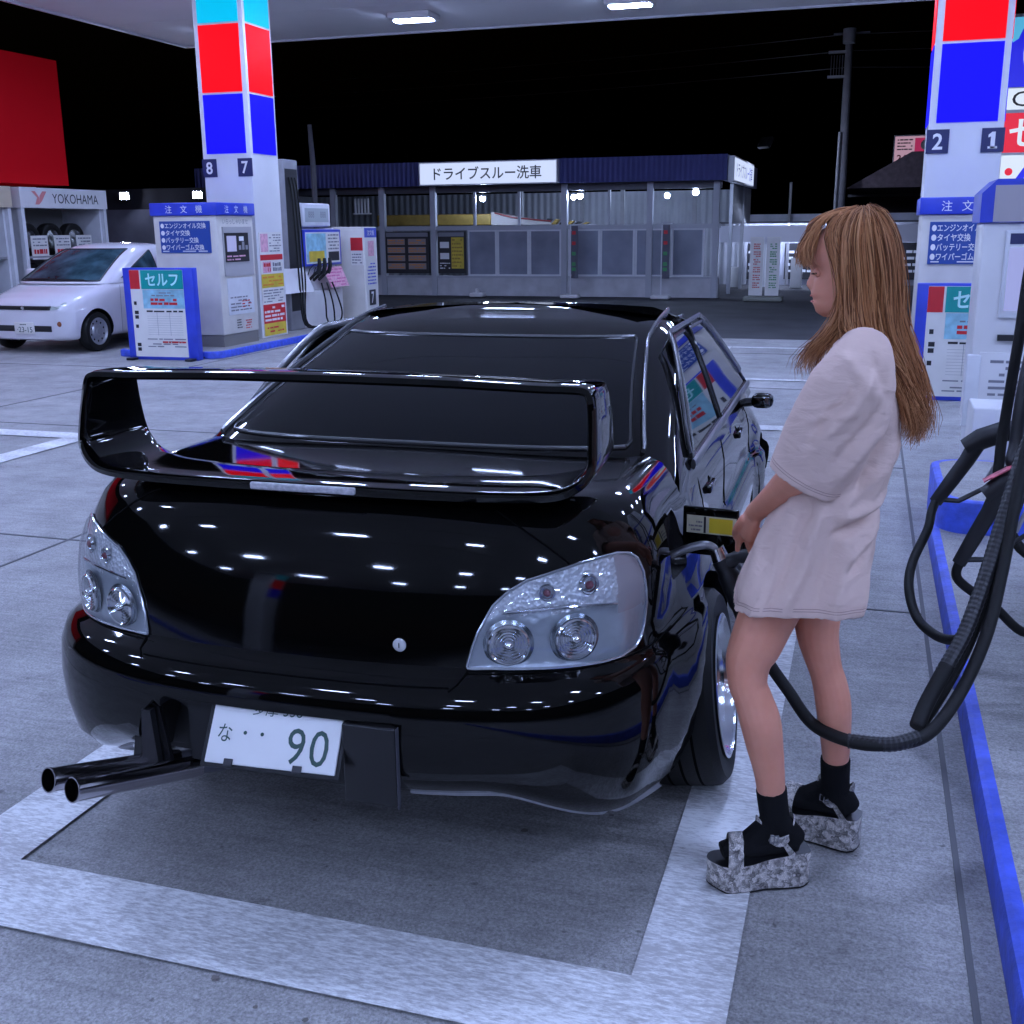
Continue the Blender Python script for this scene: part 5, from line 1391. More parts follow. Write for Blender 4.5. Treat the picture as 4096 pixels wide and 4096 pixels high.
m = MB(); m.tube(catmull([L7(p) for p in ((.80, 4.4, 2.0), (.60, 4.1, 1.85), (.50, 3.95, 1.6), (.474, 3.9, 1.3), (.458, 3.9, 1.04), (.452, 3.89, .92), (.46, 3.86, .80), (.55, 3.8, .62), (.79, 3.85, .6))], 8), .017, 12, rubber); m.tube(catmull([L7(p) for p in ((.80, 4.2, 1.9), (.58, 3.95, 1.6), (.50, 3.8, 1.25), (.478, 3.75, 1.0), (.50, 3.74, .9), (.79, 3.9, .8))], 8), .02, 12, black); m.build("hose_run", t)
# ================================================================== THE WOMAN
from mathutils import noise
def skin_mat():
    m, n, p = nodes_of("skin"); L = n.links.new
    tc = n.nodes.new("ShaderNodeTexCoord")
    z = n.nodes.new("ShaderNodeTexNoise"); z.inputs["Scale"].default_value = 11; z.inputs["Detail"].default_value = 9; z.inputs["Roughness"].default_value = .65; L(tc.outputs["Object"], z.inputs["Vector"])
    mx = n.nodes.new("ShaderNodeMix"); mx.data_type = 'RGBA'; mx.inputs["A"].default_value = (.72, .27, .165, 1); mx.inputs["B"].default_value = (.86, .40, .27, 1)
    L(z.outputs[0], mx.inputs["Factor"]); L(mx.outputs["Result"], p.inputs["Base Color"])
    p.inputs["Roughness"].default_value = .48; p.inputs["Subsurface Weight"].default_value = .12; p.inputs["Subsurface Radius"].default_value = (.012, .004, .002); p.inputs["Subsurface Scale"].default_value = 1
    return m
skin = skin_mat()
def cloth_mat():
    m, n, p = nodes_of("blush_cotton"); L = n.links.new
    tc = n.nodes.new("ShaderNodeTexCoord")
    mp = n.nodes.new("ShaderNodeMapping"); mp.inputs["Rotation"].default_value = (0, R(35), 0); mp.inputs["Scale"].default_value = (13, 10, 30); L(tc.outputs["Object"], mp.inputs[0])
    a = n.nodes.new("ShaderNodeTexNoise"); a.inputs["Scale"].default_value = 1; a.inputs["Detail"].default_value = 3; a.inputs["Distortion"].default_value = .6; L(mp.outputs[0], a.inputs["Vector"])
    w = n.nodes.new("ShaderNodeTexNoise"); w.inputs["Scale"].default_value = 420; L(tc.outputs["Object"], w.inputs["Vector"])
    b1 = n.nodes.new("ShaderNodeBump"); b1.inputs["Strength"].default_value = .55; b1.inputs["Distance"].default_value = .012; L(a.outputs[0], b1.inputs["Height"])
    b2 = n.nodes.new("ShaderNodeBump"); b2.inputs["Strength"].default_value = .3; b2.inputs["Distance"].default_value = .001; L(w.outputs[0], b2.inputs["Height"]); L(b1.outputs[0], b2.inputs["Normal"]); L(b2.outputs[0], p.inputs["Normal"])
    p.inputs["Base Color"].default_value = (.68, .50, .425, 1); p.inputs["Roughness"].default_value = .9; p.inputs["Specular IOR Level"].default_value = .15
    return m
cloth = cloth_mat()
sockm = M("black_sock", (.008, .008, .009), .9, bump=.3, bscale=300, spec=.15)
PO = V((-.06, 2.68, 0))
W = thing("person", "long-haired woman in oversized pale t-shirt and snakeskin platform sandals holding the fuel nozzle", "person", PO)
def L8(p): return V(p) - PO
def remesh(mbld, name, voxel, parent, mat, smooth=4, fold=None):
    o = mbld.build(name, parent)
    md = o.modifiers.new("r", 'REMESH'); md.mode = 'VOXEL'; md.voxel_size = voxel; md.use_smooth_shade = True
    sm = o.modifiers.new("s", 'SMOOTH'); sm.factor = .5; sm.iterations = smooth
    bpy.context.view_layer.update()
    me = bpy.data.meshes.new_from_object(o.evaluated_get(bpy.context.evaluated_depsgraph_get()))
    o.modifiers.clear(); o.data = me
    me.materials.clear(); me.materials.append(mat)
    if fold:
        co = [v.co.copy() for v in me.vertices]; nr = [v.normal.copy() for v in me.vertices]
        for v, c, n_ in zip(me.vertices, co, nr): v.co = c + n_ * fold(c + PO, n_)
    me.polygons.foreach_set("use_smooth", [True] * len(me.polygons)); me.update()
    return o
def chain(m, pts, rad, n=18, sub=5, sq=(1, 1)):
    k = np.array([list(p) + [r] for p, r in zip(pts, rad)]); c = catmull(k, sub)
    m.tube([L8(q[:3]) for q in c], [q[3] for q in c], n, skin, sq=sq)
b = MB()
# legs: x, y, z, radius
LLg = [(-.095, 2.63, .90, .076), (-.132, 2.63, .825, .070), (-.175, 2.62, .745, .071), (-.202, 2.60, .672, .066), (-.216, 2.59, .63, .058), (-.215, 2.585, .575, .0495), (-.2005, 2.585, .537, .049), (-.181, 2.59, .477, .0525), (-.1686, 2.605, .409, .048), (-.155, 2.62, .330, .0405), (-.1475, 2.635, .263, .036), (-.146, 2.637, .245, .030)]
RLg = [(-.075, 2.745, .90, .090), (-.07, 2.755, .80, .075), (-.066, 2.765, .735, .064), (-.064, 2.78, .66, .057), (-.052, 2.79, .60, .050), (-.037, 2.80, .546, .0445), (-.023, 2.81, .498, .0465), (-.011, 2.82, .434, .0475), (-.002, 2.84, .343, .0415), (.003, 2.855, .273, .036), (.004, 2.858, .245, .030)]
for g in (LLg, RLg): chain(b, [q[:3] for q in g], [q[3] * .96 for q in g])
# trunk
for q in range(1):
    kk = [(-.085, 2.68, .86, .095, .15), (-.075, 2.68, .95, .10, .155), (-.055, 2.68, 1.05, .088, .13), (-.04, 2.68, 1.15, .088, .135), (-.025, 2.68, 1.25, .09, .15), (-.01, 2.68, 1.33, .08, .165), (.0, 2.68, 1.38, .055, .10), (-.002, 2.68, 1.41, .048, .055), (-.012, 2.68, 1.45, .046, .048), (-.02, 2.68, 1.50, .05, .05)]
    cc = catmull(np.array(kk), 4); ring = []
    for c in cc: ring.append([L8((c[0] - c[3] * math.cos(a), c[1] + c[4] * math.sin(a), c[2])) for a in np.linspace(0, 2 * math.pi, 25)[:-1]])
    b.grid(ring, skin, cv=True); b.add(ring[0], [tuple(range(24))], skin); b.add(ring[-1], [tuple(range(24))[::-1]], skin)
# near arm reaching for the nozzle, far arm behind the body
chain(b, [(-.005, 2.53, 1.345), (-.04, 2.505, 1.25), (-.085, 2.495, 1.165), (-.106, 2.502, 1.13), (-.14, 2.57, 1.084), (-.18, 2.66, 1.025), (-.215, 2.725, .983), (-.232, 2.755, .960)], [.048, .046, .042, .040, .039, .034, .027, .0255])
chain(b, [(.0, 2.84, 1.345), (-.02, 2.87, 1.22), (-.04, 2.875, 1.11), (-.09, 2.87, 1.0), (-.14, 2.86, .93), (-.17, 2.86, .90)], [.048, .045, .04, .034, .026, .025])
# palms
def flat(m, pts, rad, sq):
    k = np.array([list(p) + [r] for p, r in zip(pts, rad)]); c = catmull(k, 5); m.tube([L8(q[:3]) for q in c], [q[3] for q in c], 16, skin, sq=sq)
flat(b, [(-.228, 2.748, .966), (-.240, 2.775, .938), (-.250, 2.802, .906), (-.253, 2.812, .893)], [.026, .034, .037, .030], (1.0, .62))
flat(b, [(-.165, 2.86, .905), (-.185, 2.86, .88), (-.20, 2.86, .855)], [.025, .034, .030], (.7, 1))
# fingers of the near hand: index stretched down the lever, others curled round the handle, thumb on the inner side
for pts, r in (
    ([(-.262, 2.800, .908), (-.271, 2.826, .878), (-.277, 2.845, .852), (-.280, 2.858, .828)], .0092),
    ([(-.250, 2.812, .900), (-.254, 2.842, .872), (-.252, 2.862, .845), (-.246, 2.870, .822)], .0096),
    ([(-.238, 2.820, .898), (-.238, 2.850, .872), (-.236, 2.872, .848), (-.236, 2.876, .824)], .0090),
    ([(-.228, 2.824, .902), (-.224, 2.850, .880), (-.221, 2.868, .858), (-.223, 2.872, .838)], .0078),
    ([(-.258, 2.768, .945), (-.275, 2.790, .915), (-.284, 2.822, .890), (-.284, 2.846, .866)], .0100)):
    chain(b, pts, [r * 1.08, r, r * .94, r * .72], 10, 4)
for i in range(4): chain(b, [(-.20, 2.845 + .012 * i, .858), (-.214, 2.848 + .012 * i, .838), (-.228, 2.852 + .011 * i, .824), (-.235, 2.856 + .01 * i, .812)], [.0095, .009, .0085, .0065], 10, 4)
chain(b, [(-.18, 2.84, .89), (-.20, 2.835, .865), (-.215, 2.842, .85)], [.011, .010, .008], 10, 4)
# head
HZ = [1.455, 1.465, 1.478, 1.487, 1.495, 1.505, 1.515, 1.526, 1.545, 1.56, 1.575, 1.60, 1.63, 1.65, 1.668, 1.676]
HF = [-.093, -.109, -.113, -.117, -.114, -.120, -.119, -.117, -.117, -.121, -.129, -.133, -.124, -.104, -.066, -.040]
HB = [-.03, -.015, .0, .008, .015, .022, .030, .038, .048, .052, .054, .056, .048, .030, -.005, -.034]
HW = [.020, .034, .045, .049, .052, .056, .060, .063, .067, .069, .071, .073, .068, .056, .030, .005]
ring = []
for z in np.linspace(1.455, 1.676, 60):
    xf, xb, hw = (float(np.interp(z, HZ, q)) for q in (HF, HB, HW)); xc = xf * .45 + xb * .55
    nose = float(np.interp(z, [1.511, 1.517, 1.524, 1.532, 1.545, 1.558, 1.574], [0, .008, .018, .017, .011, .006, 0])); lip = float(np.interp(z, [1.481, 1.487, 1.493, 1.496, 1.502, 1.508, 1.512], [0, .0030, .001, .000, .0036, .002, 0]))
    sock_ = float(np.interp(z, [1.538, 1.556, 1.572], [0, .007, 0])); chk = float(np.interp(z, [1.50, 1.53, 1.555], [0, .003, 0]))
    row = []
    for a in np.linspace(0, 2 * math.pi, 73)[:-1]:
        ca, sa = math.cos(a), math.sin(a); cx = math.copysign(abs(ca) ** .9, ca); y = hw * math.copysign(abs(sa) ** .92, sa)
        x = xc - cx * ((xc - xf) if ca > 0 else (xb - xc))
        if ca > 0: x += -nose * math.exp(-(y / .0085) ** 2) - lip * math.exp(-(y / .019) ** 2) + sock_ * math.exp(-((abs(y) - .031) / .014) ** 2) - chk * math.exp(-((abs(y) - .034) / .016) ** 2)
        row.append(L8((x, 2.68 + y, z)))
    ring.append(row)
b.grid(ring, skin, cv=True); b.add(ring[0], [tuple(range(72))], skin); b.add(ring[-1], [tuple(range(72))[::-1]], skin)
for s in (-1, 1): chain(b, [(-.028, 2.68 + s * .070, 1.565), (-.022, 2.68 + s * .076, 1.55), (-.026, 2.68 + s * .070, 1.53)], [.012, .014, .009], 10, 3)
body_ = remesh(b, "skin_body", .0038, W, skin, 3)
# eyes, lashes, brows, lips
eyew = M("eye_white", (.40, .34, .33), .25); iris = M("eye_dark", (.02, .012, .01), .15); lipm = M("lip_pink", (.62, .16, .11), .55); lash = M("lash_black", (.012, .008, .008), .7)
for s in (-1, 1):
    c = L8((-.1075, 2.68 + s * .030, 1.5555)); m = MB()
    m.lathe([(.0105 * math.sin(a), -.0105 * math.cos(a)) for a in np.linspace(0, math.pi, 12)], Matrix.Translation(c) @ Matrix.Rotation(R(-90), 4, 'Y'), 18, skin); q = Matrix.Translation(c) @ Matrix.Rotation(R(-90), 4, 'Y')
    m.tube([c + V((-.0107 + abs(u) * .5, u, -.0030 - abs(u) * .05)) for u in np.linspace(-.010, .010, 9)], [.0006, .0016, .0021, .0023, .0024, .0023, .0021, .0016, .0006], 6, iris); m.build("eye", W)
    m = MB(); m.tube([c + V((-.0085 + abs(u) * .45, u, -.0005 - abs(u) * .10)) for u in np.linspace(-.0125, .0125, 9)], .0014, 6, lash); m.tube([c + V((-.0150 + abs(u) * .35, u, -.0035)) for u in np.linspace(-.011, .011, 7)], .0010, 5, lash); m.build("eyelash", W)
    m = MB(); m.tube([L8((-.128 + abs(u) * .25, 2.68 + s * (.032 + u), 1.577 - abs(u) * .1)) for u in np.linspace(-.017, .019, 8)], [.001, .002, .0024, .0024, .0022, .002, .0015, .0008], 6, M("brow_brown", (.12, .055, .03), .8)); m.build("eyebrow", W)
m = MB()
for z, r_ in ((1.5025, .0024), (1.4895, .0028)):
    m.tube([L8((-.1215 + .0045 * (z < 1.495) * .6 + 22 * u * u, 2.68 + u, z)) for u in np.linspace(-.017, .017, 11)], [r_ * (.25 + .75 * (1 - (abs(u) / .017) ** 2)) for u in np.linspace(-.017, .017, 11)], 8, lipm)
m.build("lips", W)

# ------------------------------------------------------------------ t-shirt
b = MB()
SH = [(1.425, .008, .047, .066), (1.412, .006, .052, .085), (1.395, .003, .066, .135), (1.372, .0, .078, .178), (1.335, -.006, .090, .200), (1.262, -.006, .099, .205), (1.187, -.012, .106, .203), (1.111, -.027, .110, .202), (1.047, -.042, .114, .204), (.967, -.068, .129, .210), (.899, -.082, .141, .216), (.831, -.096, .150, .232), (.782, -.108, .154, .240)]
ring = []
cc = catmull(np.array(SH), 5)
def srow(c, k=1, dz=0):
    o = []
    for a in np.linspace(0, 2 * math.pi, 49)[:-1]:
        ca, sa = math.cos(a), math.sin(a)
        zz = c[2 - 2] if False else c[0]
        lo = sstep(1.0, .78, c[0])
        wob = 1 + lo * (.035 * math.sin(a * 5 + 1.2) + .028 * math.sin(a * 9 + .4))
        hx = c[2] * k * wob; hy = c[3] * k * wob
        e_ = .9 - .38 * lo; hy *= 1 - (.20 * lo if sa > 0 else 0); x = c[1] - hx * math.copysign(abs(ca) ** e_, ca); y = 2.68 + hy * math.copysign(abs(sa) ** e_, sa)
        z = c[0] + dz + lo * .018 * max(0, -sa) - .02 * lo * ca * .4
        o.append(L8((x, y, z)))
    return o
ring = [srow(c) for c in cc]
ring += [srow(cc[-1], .985, -.001), srow(cc[-1], .93, .006), srow(cc[-1], .6, .014)]
b.grid(ring, cloth, cv=True); b.add(ring[0], [tuple(range(48))[::-1]], cloth); b.add(ring[-1], [tuple(range(48))], cloth)
for s in (-1, 1):
    dx = 0 if s < 0 else .03
    k = np.array([(.002, 2.68 + s * .125, 1.385, .060, .075), (-.004, 2.68 + s * .166, 1.358, .078, .072), (-.016, 2.68 + s * .192, 1.318, .094, .075), (-.042, 2.68 + s * .205, 1.25, .098, .066), (-.072, 2.68 + s * .203, 1.185, .095, .062), (-.100, 2.68 + s * .192, 1.128, .084, .060), (-.110, 2.68 + s * .188, 1.108, .082, .060)])
    cc2 = catmull(k, 5); P = [V((c[0] + dx, c[1], c[2])) for c in cc2]; ring = []
    for i, c in enumerate(cc2):
        d = (P[min(i + 1, len(P) - 1)] - P[max(i - 1, 0)]).normalized(); u = V((0, -s, 0)); u = (u - d * u.dot(d)).normalized(); w = d.cross(u)
        ring.append([L8(P[i] + w * c[3] * math.cos(a) + u * c[4] * math.sin(a)) for a in np.linspace(0, 2 * math.pi, 33)[:-1]])
    last = ring[-1]; ce = sum(last, V()) / 32
    ring += [[ce + (p - ce) * .85 - d * .003 for p in last], [ce + (p - ce) * .80 - d * .035 for p in last], [ce + (p - ce) * .50 - d * .045 for p in last]]
    if s < 0: SLE, SLC, SLD = list(last), ce.copy(), d.copy()
    b.grid(ring, cloth, cv=True); b.add(ring[0], [tuple(range(32))], cloth); b.add(ring[-1], [tuple(range(32))[::-1]], cloth)
# creases as soft ridges (+) and valleys (-) along lines in the side plane: x0, z0, x1, z1, width, height
CR = [(-.115, 1.09, -.215, .88, .016, .008), (-.085, 1.08, -.165, .80, .018, -.008), (-.06, 1.06, -.125, .80, .020, .009), (-.03, 1.02, -.07, .80, .018, -.006), (.0, 1.0, -.025, .80, .022, .007), (-.14, 1.05, -.19, .88, .014, -.005),
      (.075, 1.03, -.045, .985, .016, -.013), (.07, 1.065, -.03, 1.02, .018, .010), (.06, .99, -.02, .93, .020, .008), (.045, .95, -.01, .90, .014, -.006),
      (.07, 1.24, .0, 1.06, .018, -.012), (.09, 1.20, .03, 1.05, .018, .008), (.06, 1.15, -.02, 1.04, .016, .007),
      (.03, 1.36, -.075, 1.19, .020, .007), (-.01, 1.34, -.10, 1.20, .016, -.006), (.055, 1.31, -.05, 1.14, .018, -.006), (.06, 1.26, -.03, 1.12, .017, .006), (-.10, 1.25, .01, 1.285, .012, .0025), (-.11, 1.20, .0, 1.235, .012, -.002), (-.04, 1.40, .04, 1.30, .02, .005), (.02, 1.40, .075, 1.28, .018, -.005)]
def fold(p, n):
    d = 0
    near = sstep(2.74, 2.60, p.y) + .6 * sstep(2.62, 2.76, p.y)
    wx = p.x + .010 * noise.noise(p * 9 + V((3, 1, 2))); wz = p.z + .012 * noise.noise(p * 8)
    for x0, z0, x1, z1, w, h_ in CR:
        w *= .68
        ax, az = x1 - x0, z1 - z0; L2 = ax * ax + az * az; t_ = ((wx - x0) * ax + (wz - z0) * az) / L2
        if -.12 < t_ < 1.12:
            q = abs((wx - x0) * az - (wz - z0) * ax) / math.sqrt(L2)
            if q < w * 2.6: d += h_ * math.exp(-(q / w) ** 2) * sstep(-.1, .25, t_) * sstep(1.1, .7, t_)
    edge = min(sstep(.772, .82, p.z) * .7 + .3, 1)
    soft = .0035 * noise.noise(V((p.x * 11, p.y * 11, p.z * 7))) + .0016 * noise.noise(V((p.x * 34 + p.z * 12, p.y * 34, p.z * 22)))
    return (1.6 * d * near + soft) * edge
shirt = remesh(b, "tshirt", .0046, W, cloth, 4, fold)
# twin stitch lines in slightly darker cloth at the hem and the sleeve, laid on the finished cloth
from mathutils.bvhtree import BVHTree
bv = BVHTree.FromPolygons([v.co[:] for v in shirt.data.vertices], [tuple(f.vertices) for f in shirt.data.polygons])
stitch = M("stitch_darker_cloth", (.42, .28, .25), .9)
def seam(pts, ce, lim=.4):
    o = []
    for p in pts:
        hit = bv.ray_cast(p + (p - ce).normalized() * .08, (ce - p).normalized(), .14)
        if hit[0] is not None and (hit[0] - ce).length < lim: o.append(hit[0] + hit[1] * .0002)
    if len(o) > 8:
        i0 = max(range(len(o)), key=lambda i: (o[i] - o[i - 1]).length); o = o[i0:] + o[:i0]
        m = MB(); m.tube(o, .0009, 5, stitch, closed=(o[0] - o[-1]).length < .02); m.build("stitch_line", shirt)
lowc = cc[-1]
for dz in (.016, .022):
    base = srow(lowc, 1.0, dz); ce = sum(base, V()) / len(base); base = [base[i].lerp(base[(i + 1) % 48], k / 2) for i in range(48) for k in range(2)]
    seam(base, ce)
seam([p - SLD * .016 for p in SLE[:]], SLC - SLD * .016, .098); seam([p - SLD * .022 for p in SLE], SLC - SLD * .022, .098)

# ------------------------------------------------------------------ socks and platform sandals
def sock(top, ank, heel, ball, toe):
    m = MB()
    k = np.array([list(p) for p in (top, ank, [(a + h) / 2 for a, h in zip(ank, heel)], heel)]); c = catmull(k, 5); m.tube([L8(q[:3]) for q in c], [q[3] for q in c], 18, sockm)
    k = np.array([list(p) for p in (heel, [(h * .45 + b_ * .55) for h, b_ in zip(heel, ball)], ball, toe)]); c = catmull(k, 5); m.tube([L8(q[:3]) for q in c], [q[3] for q in c], 18, sockm, sq=(.8, 1.15))
    k = np.array([list(p) for p in (ank, [(a * .45 + b_ * .55) for a, b_ in zip(ank, ball)], ball)]); c = catmull(k, 4); m.tube([L8(q[:3]) for q in c], [q[3] * .92 for q in c], 16, sockm)
    return remesh(m, "sock", .004, W, sockm, 4)
sock((-.1485, 2.634, .278, .0395), (-.133, 2.646, .180, .0375), (-.085, 2.674, .120, .0335), (-.205, 2.618, .114, .0335), (-.262, 2.592, .106, .024))
sock((.002, 2.852, .276, .0395), (.008, 2.876, .18, .0375), (.046, 2.888, .116, .0335), (-.075, 2.917, .112, .0335), (-.135, 2.932, .104, .024))
def sandal(toe, heel, ua):
    toe, heel = V((*toe, 0)), V((*heel, 0)); d = (toe - heel); Lf = d.length; d.normalize(); w = V((-d.y, d.x, 0))
    if w.y > 0: w = -w                 # w points to the camera side
    def P(u, v, z): return L8(heel + d * (u * Lf) + w * v + V((0, 0, z)))
    prof = [(-.03, .0), (-.022, .022), (.0, .034), (.08, .040), (.25, .040), (.45, .037), (.62, .043), (.78, .046), (.90, .041), (.97, .029), (1.015, .012), (1.025, .0)]
    out = [(u, v) for u, v in prof] + [(u, -v) for u, v in prof[::-1]][1:-1]
    out = [tuple(q) for q in catmull(np.array(out), 4, True)]
    def top(u): return .098 - .020 * sstep(.1, .7, u) + .006 * sstep(.85, 1.02, u)
    def bot(u): return .004 + .014 * sstep(.82, 1.02, u) + .006 * sstep(.08, -.03, u)
    m = MB()
    rows2 = []
    for k, ins in ((0, .97), (.05, 1), (.5, .985), (.93, 1), (1, .985)):
        rows2.append([P(.5 + (u - .5) * ins, v * ins, bot(u) + (top(u) - bot(u)) * k) for u, v in out])
    m.grid(rows2, snake, cv=True); n_ = len(out)
    m.add([P(u, v * .985, top(u) + .0005) for u, v in out], [tuple(range(n_))], black); m.add([P(u, v * .97, bot(u)) for u, v in out], [tuple(range(n_))[::-1]], black)
    root = m.build("sandal_sole", W, sharp=50)
    m = MB(); rows2 = [[P(.5 + (u - .5) * .99, v * .99, z) for u, v in out] for z in (.0005, .005)]
    rows2 = [[P(.5 + (u - .5) * .98, v * .98, bot(u) - dz) for u, v in out] for dz in (.0035, -.001)]
    m.grid(rows2, rubber, cv=True); m.build("outsole", root)
    # toe strap over the instep, ankle strap, heel counter
    def arc(u, half, hgt, wid, slant=0, n=15):
        rr_ = []
        for uu in (-wid / 2, -wid / 2 + .003, wid / 2 - .003, wid / 2):
            th = .0 if uu in (-wid / 2, wid / 2) else .0025
            rr_.append([P(u + (uu + slant * math.cos(a)) / Lf, (half + th) * math.cos(a), top(u) - .006 + (hgt + th) * math.sin(a) ** .75) for a in np.linspace(0, math.pi, n)])
        return rr_
    m = MB(); m.grid(arc(.74, .0435, .074, .040, .010), snake); m.build("toe_strap", root)
    m = MB(); ring = []
    for dz, o_ in ((-.014, 0), (-.011, .003), (.011, .003), (.014, 0)):
        ring.append([P(ua + (.047 + o_) * math.cos(a) / Lf, (.044 + o_) * math.sin(a), top(0) + .062 + .020 * math.cos(2 * a) + dz) for a in np.linspace(0, 2 * math.pi, 29)[:-1]])
    m.grid(ring, snake, cv=True); m.build("ankle_strap", root)
    for s in (-1, 1):
        m = MB(); g_ = []
        for k in np.linspace(0, 1, 7):
            g_.append([P(ua - .16 + .14 * k + q * .085 * (1 - .45 * k), s * (.041 + .0065 * k), top(.1) - .006 + .052 * k) for q in (-.5, 0, .5)])
        m.grid(g_, snake); m.grid([[p + V(w) * s * -.003 for p in r_] for r_ in g_], snake, flip=True); m.build("side_strap", root)
    m = MB()
    c = P(ua + .07, .0475, top(.2) + .054)
    for a_, b_ in (((-.011, -.008), (.011, -.008)), ((.011, -.008), (.011, .010)), ((.011, .010), (-.011, .010)), ((-.011, .010), (-.011, -.008)), ((0, -.008), (0, .010))):
        m.tube([c + V(d) * a_[0] + V((0, 0, a_[1])), c + V(d) * b_[0] + V((0, 0, b_[1]))], .0018, 6, steel)
    m.build("buckle", root)
    return root
sandal((-.290, 2.583), (-.058, 2.690), .335); sandal((-.165, 2.942), (.072, 2.882), .27)

# ------------------------------------------------------------------ hair: strands over a shell
def hair_mat(name, a, b_):
    m, n, p = nodes_of(name); L = n.links.new
    tc = n.nodes.new("ShaderNodeTexCoord"); z = n.nodes.new("ShaderNodeTexNoise"); z.inputs["Scale"].default_value = 9; L(tc.outputs["Object"], z.inputs["Vector"])
    mx = n.nodes.new("ShaderNodeMix"); mx.data_type = 'RGBA'; mx.inputs["A"].default_value = (*a, 1); mx.inputs["B"].default_value = (*b_, 1); L(z.outputs[0], mx.inputs["Factor"]); L(mx.outputs["Result"], p.inputs["Base Color"])
    p.inputs["Roughness"].default_value = .5; p.inputs["Specular IOR Level"].default_value = .25
    return m
hm = [hair_mat("hair_dark_strand", (.15, .052, .018), (.22, .082, .03)), hair_mat("hair_mid_strand", (.40, .16, .062), (.50, .225, .095)), hair_mat("hair_light_strand", (.50, .225, .095), (.58, .29, .13))]
# guides round the head: angle from the brow (0) by the near temple (90) to the nape (180); points (x, dy, z)
G = [
 (0,   [(-.035, -.003, 1.690), (-.085, -.004, 1.686), (-.128, -.005, 1.660), (-.147, -.006, 1.622), (-.148, -.007, 1.590), (-.143, -.008, 1.571)]),
 (35,  [(-.035, -.006, 1.690), (-.080, -.026, 1.683), (-.117, -.048, 1.653), (-.130, -.060, 1.616), (-.126, -.066, 1.585), (-.119, -.068, 1.562)]),
 (58,  [(-.030, -.008, 1.691), (-.065, -.040, 1.677), (-.078, -.070, 1.635), (-.060, -.084, 1.575), (-.049, -.088, 1.50), (-.058, -.090, 1.44), (-.098, -.085, 1.385), (-.114, -.075, 1.345), (-.110, -.07, 1.320)]),
 (80,  [(-.022, -.010, 1.692), (-.045, -.046, 1.674), (-.056, -.080, 1.620), (-.050, -.093, 1.55), (-.046, -.097, 1.48), (-.035, -.125, 1.425), (.002, -.150, 1.402), (.050, -.140, 1.372), (.085, -.10, 1.310), (.104, -.085, 1.245), (.108, -.07, 1.20)]),
 (105, [(-.015, -.010, 1.693), (-.015, -.048, 1.674), (-.012, -.083, 1.615), (.0, -.094, 1.54), (.008, -.098, 1.47), (.024, -.115, 1.415), (.052, -.120, 1.385), (.082, -.095, 1.330), (.104, -.075, 1.27), (.122, -.06, 1.215), (.108, -.055, 1.17)]),
 (135, [(-.010, -.008, 1.694), (.010, -.042, 1.676), (.032, -.068, 1.620), (.046, -.074, 1.54), (.056, -.074, 1.46), (.075, -.075, 1.40), (.098, -.070, 1.34), (.115, -.055, 1.28), (.132, -.04, 1.225), (.118, -.035, 1.17)]),
 (160, [(-.006, -.004, 1.694), (.022, -.024, 1.678), (.050, -.038, 1.622), (.064, -.042, 1.54), (.074, -.044, 1.46), (.094, -.045, 1.395), (.112, -.04, 1.335), (.126, -.03, 1.275), (.134, -.02, 1.225), (.112, -.015, 1.175)]),
 (180, [(-.005, .0, 1.694), (.026, .0, 1.679), (.055, .0, 1.624), (.069, .0, 1.54), (.078, .0, 1.46), (.097, .0, 1.392), (.113, .0, 1.335), (.126, .0, 1.275), (.130, .0, 1.23), (.112, .0, 1.18)])]
NP = 22
def resample(g):
    A = np.array(catmull(np.array(g), 8)); S = np.concatenate([[0], np.cumsum(np.linalg.norm(np.diff(A, axis=0), axis=1))]); T = np.linspace(0, S[-1], NP)
    return np.stack([np.interp(T, S, A[:, i]) for i in range(3)], 1)
GA = [a for a, _ in G]; GP = np.stack([resample(g) for _, g in G])
def guide(a):
    s = 1 if a >= 0 else -1; a = abs(a); i = min(max(0, int(np.searchsorted(GA, a)) - 1), len(GA) - 2)
    # bangs and side locks keep their own lengths: no blending across the part at 46 and 69 degrees
    t = (a - GA[i]) / (GA[i + 1] - GA[i])
    if i == 1: t = 0 if t < .45 else 1
    if i == 2: t = 0 if t < .5 else 1
    P = GP[i] * (1 - t) + GP[i + 1] * t
    P = P.copy(); P[:, 1] *= s
    return P
hb = MB()
# inner shell so that no scalp shows through
for s in (1, -1):
    P = []
    for a in np.linspace(72, 180, 19):
        g = guide(a * s).copy(); q = np.linspace(0, 1, NP)
        cen = np.array([0.0, 0, 0]); g[:, 1] *= .93; g[:, 0] += -.008 * q; g[:, 2] -= .004
        P.append([L8((p[0], 2.68 + p[1], p[2])) for p in g[:-2]])
    hb.grid(P, hm[0], flip=s > 0)
    P = []
    for a in np.linspace(0, 44, 8):
        g = guide(a * s).copy(); P.append([L8((p[0] + .004, 2.68 + p[1] * .95, p[2] - .004)) for p in g[:-3]])
    hb.grid(P, hm[0], flip=s > 0)
    hb.grid([[L8((p[0] + .002, 2.68 + p[1] * .96, p[2] - .003)) for p in guide(a_ * s)[:k_:1]][:9] for a_, k_ in ((43, 9), (45.9, 9), (46.1, 9), (49, 9))], hm[0], flip=s > 0)
    P = []
    for a in np.linspace(46, 68.9, 6):
        g = guide(a * s).copy(); g[:, 0] += (a - 58) * .0012 * np.linspace(.3, 1.2, NP); P.append([L8((p[0] + .002, 2.68 + p[1] * .94, p[2] - .003)) for p in g[:-4]])
    hb.grid(P, hm[0], flip=s > 0)
rs = np.random.RandomState(3)
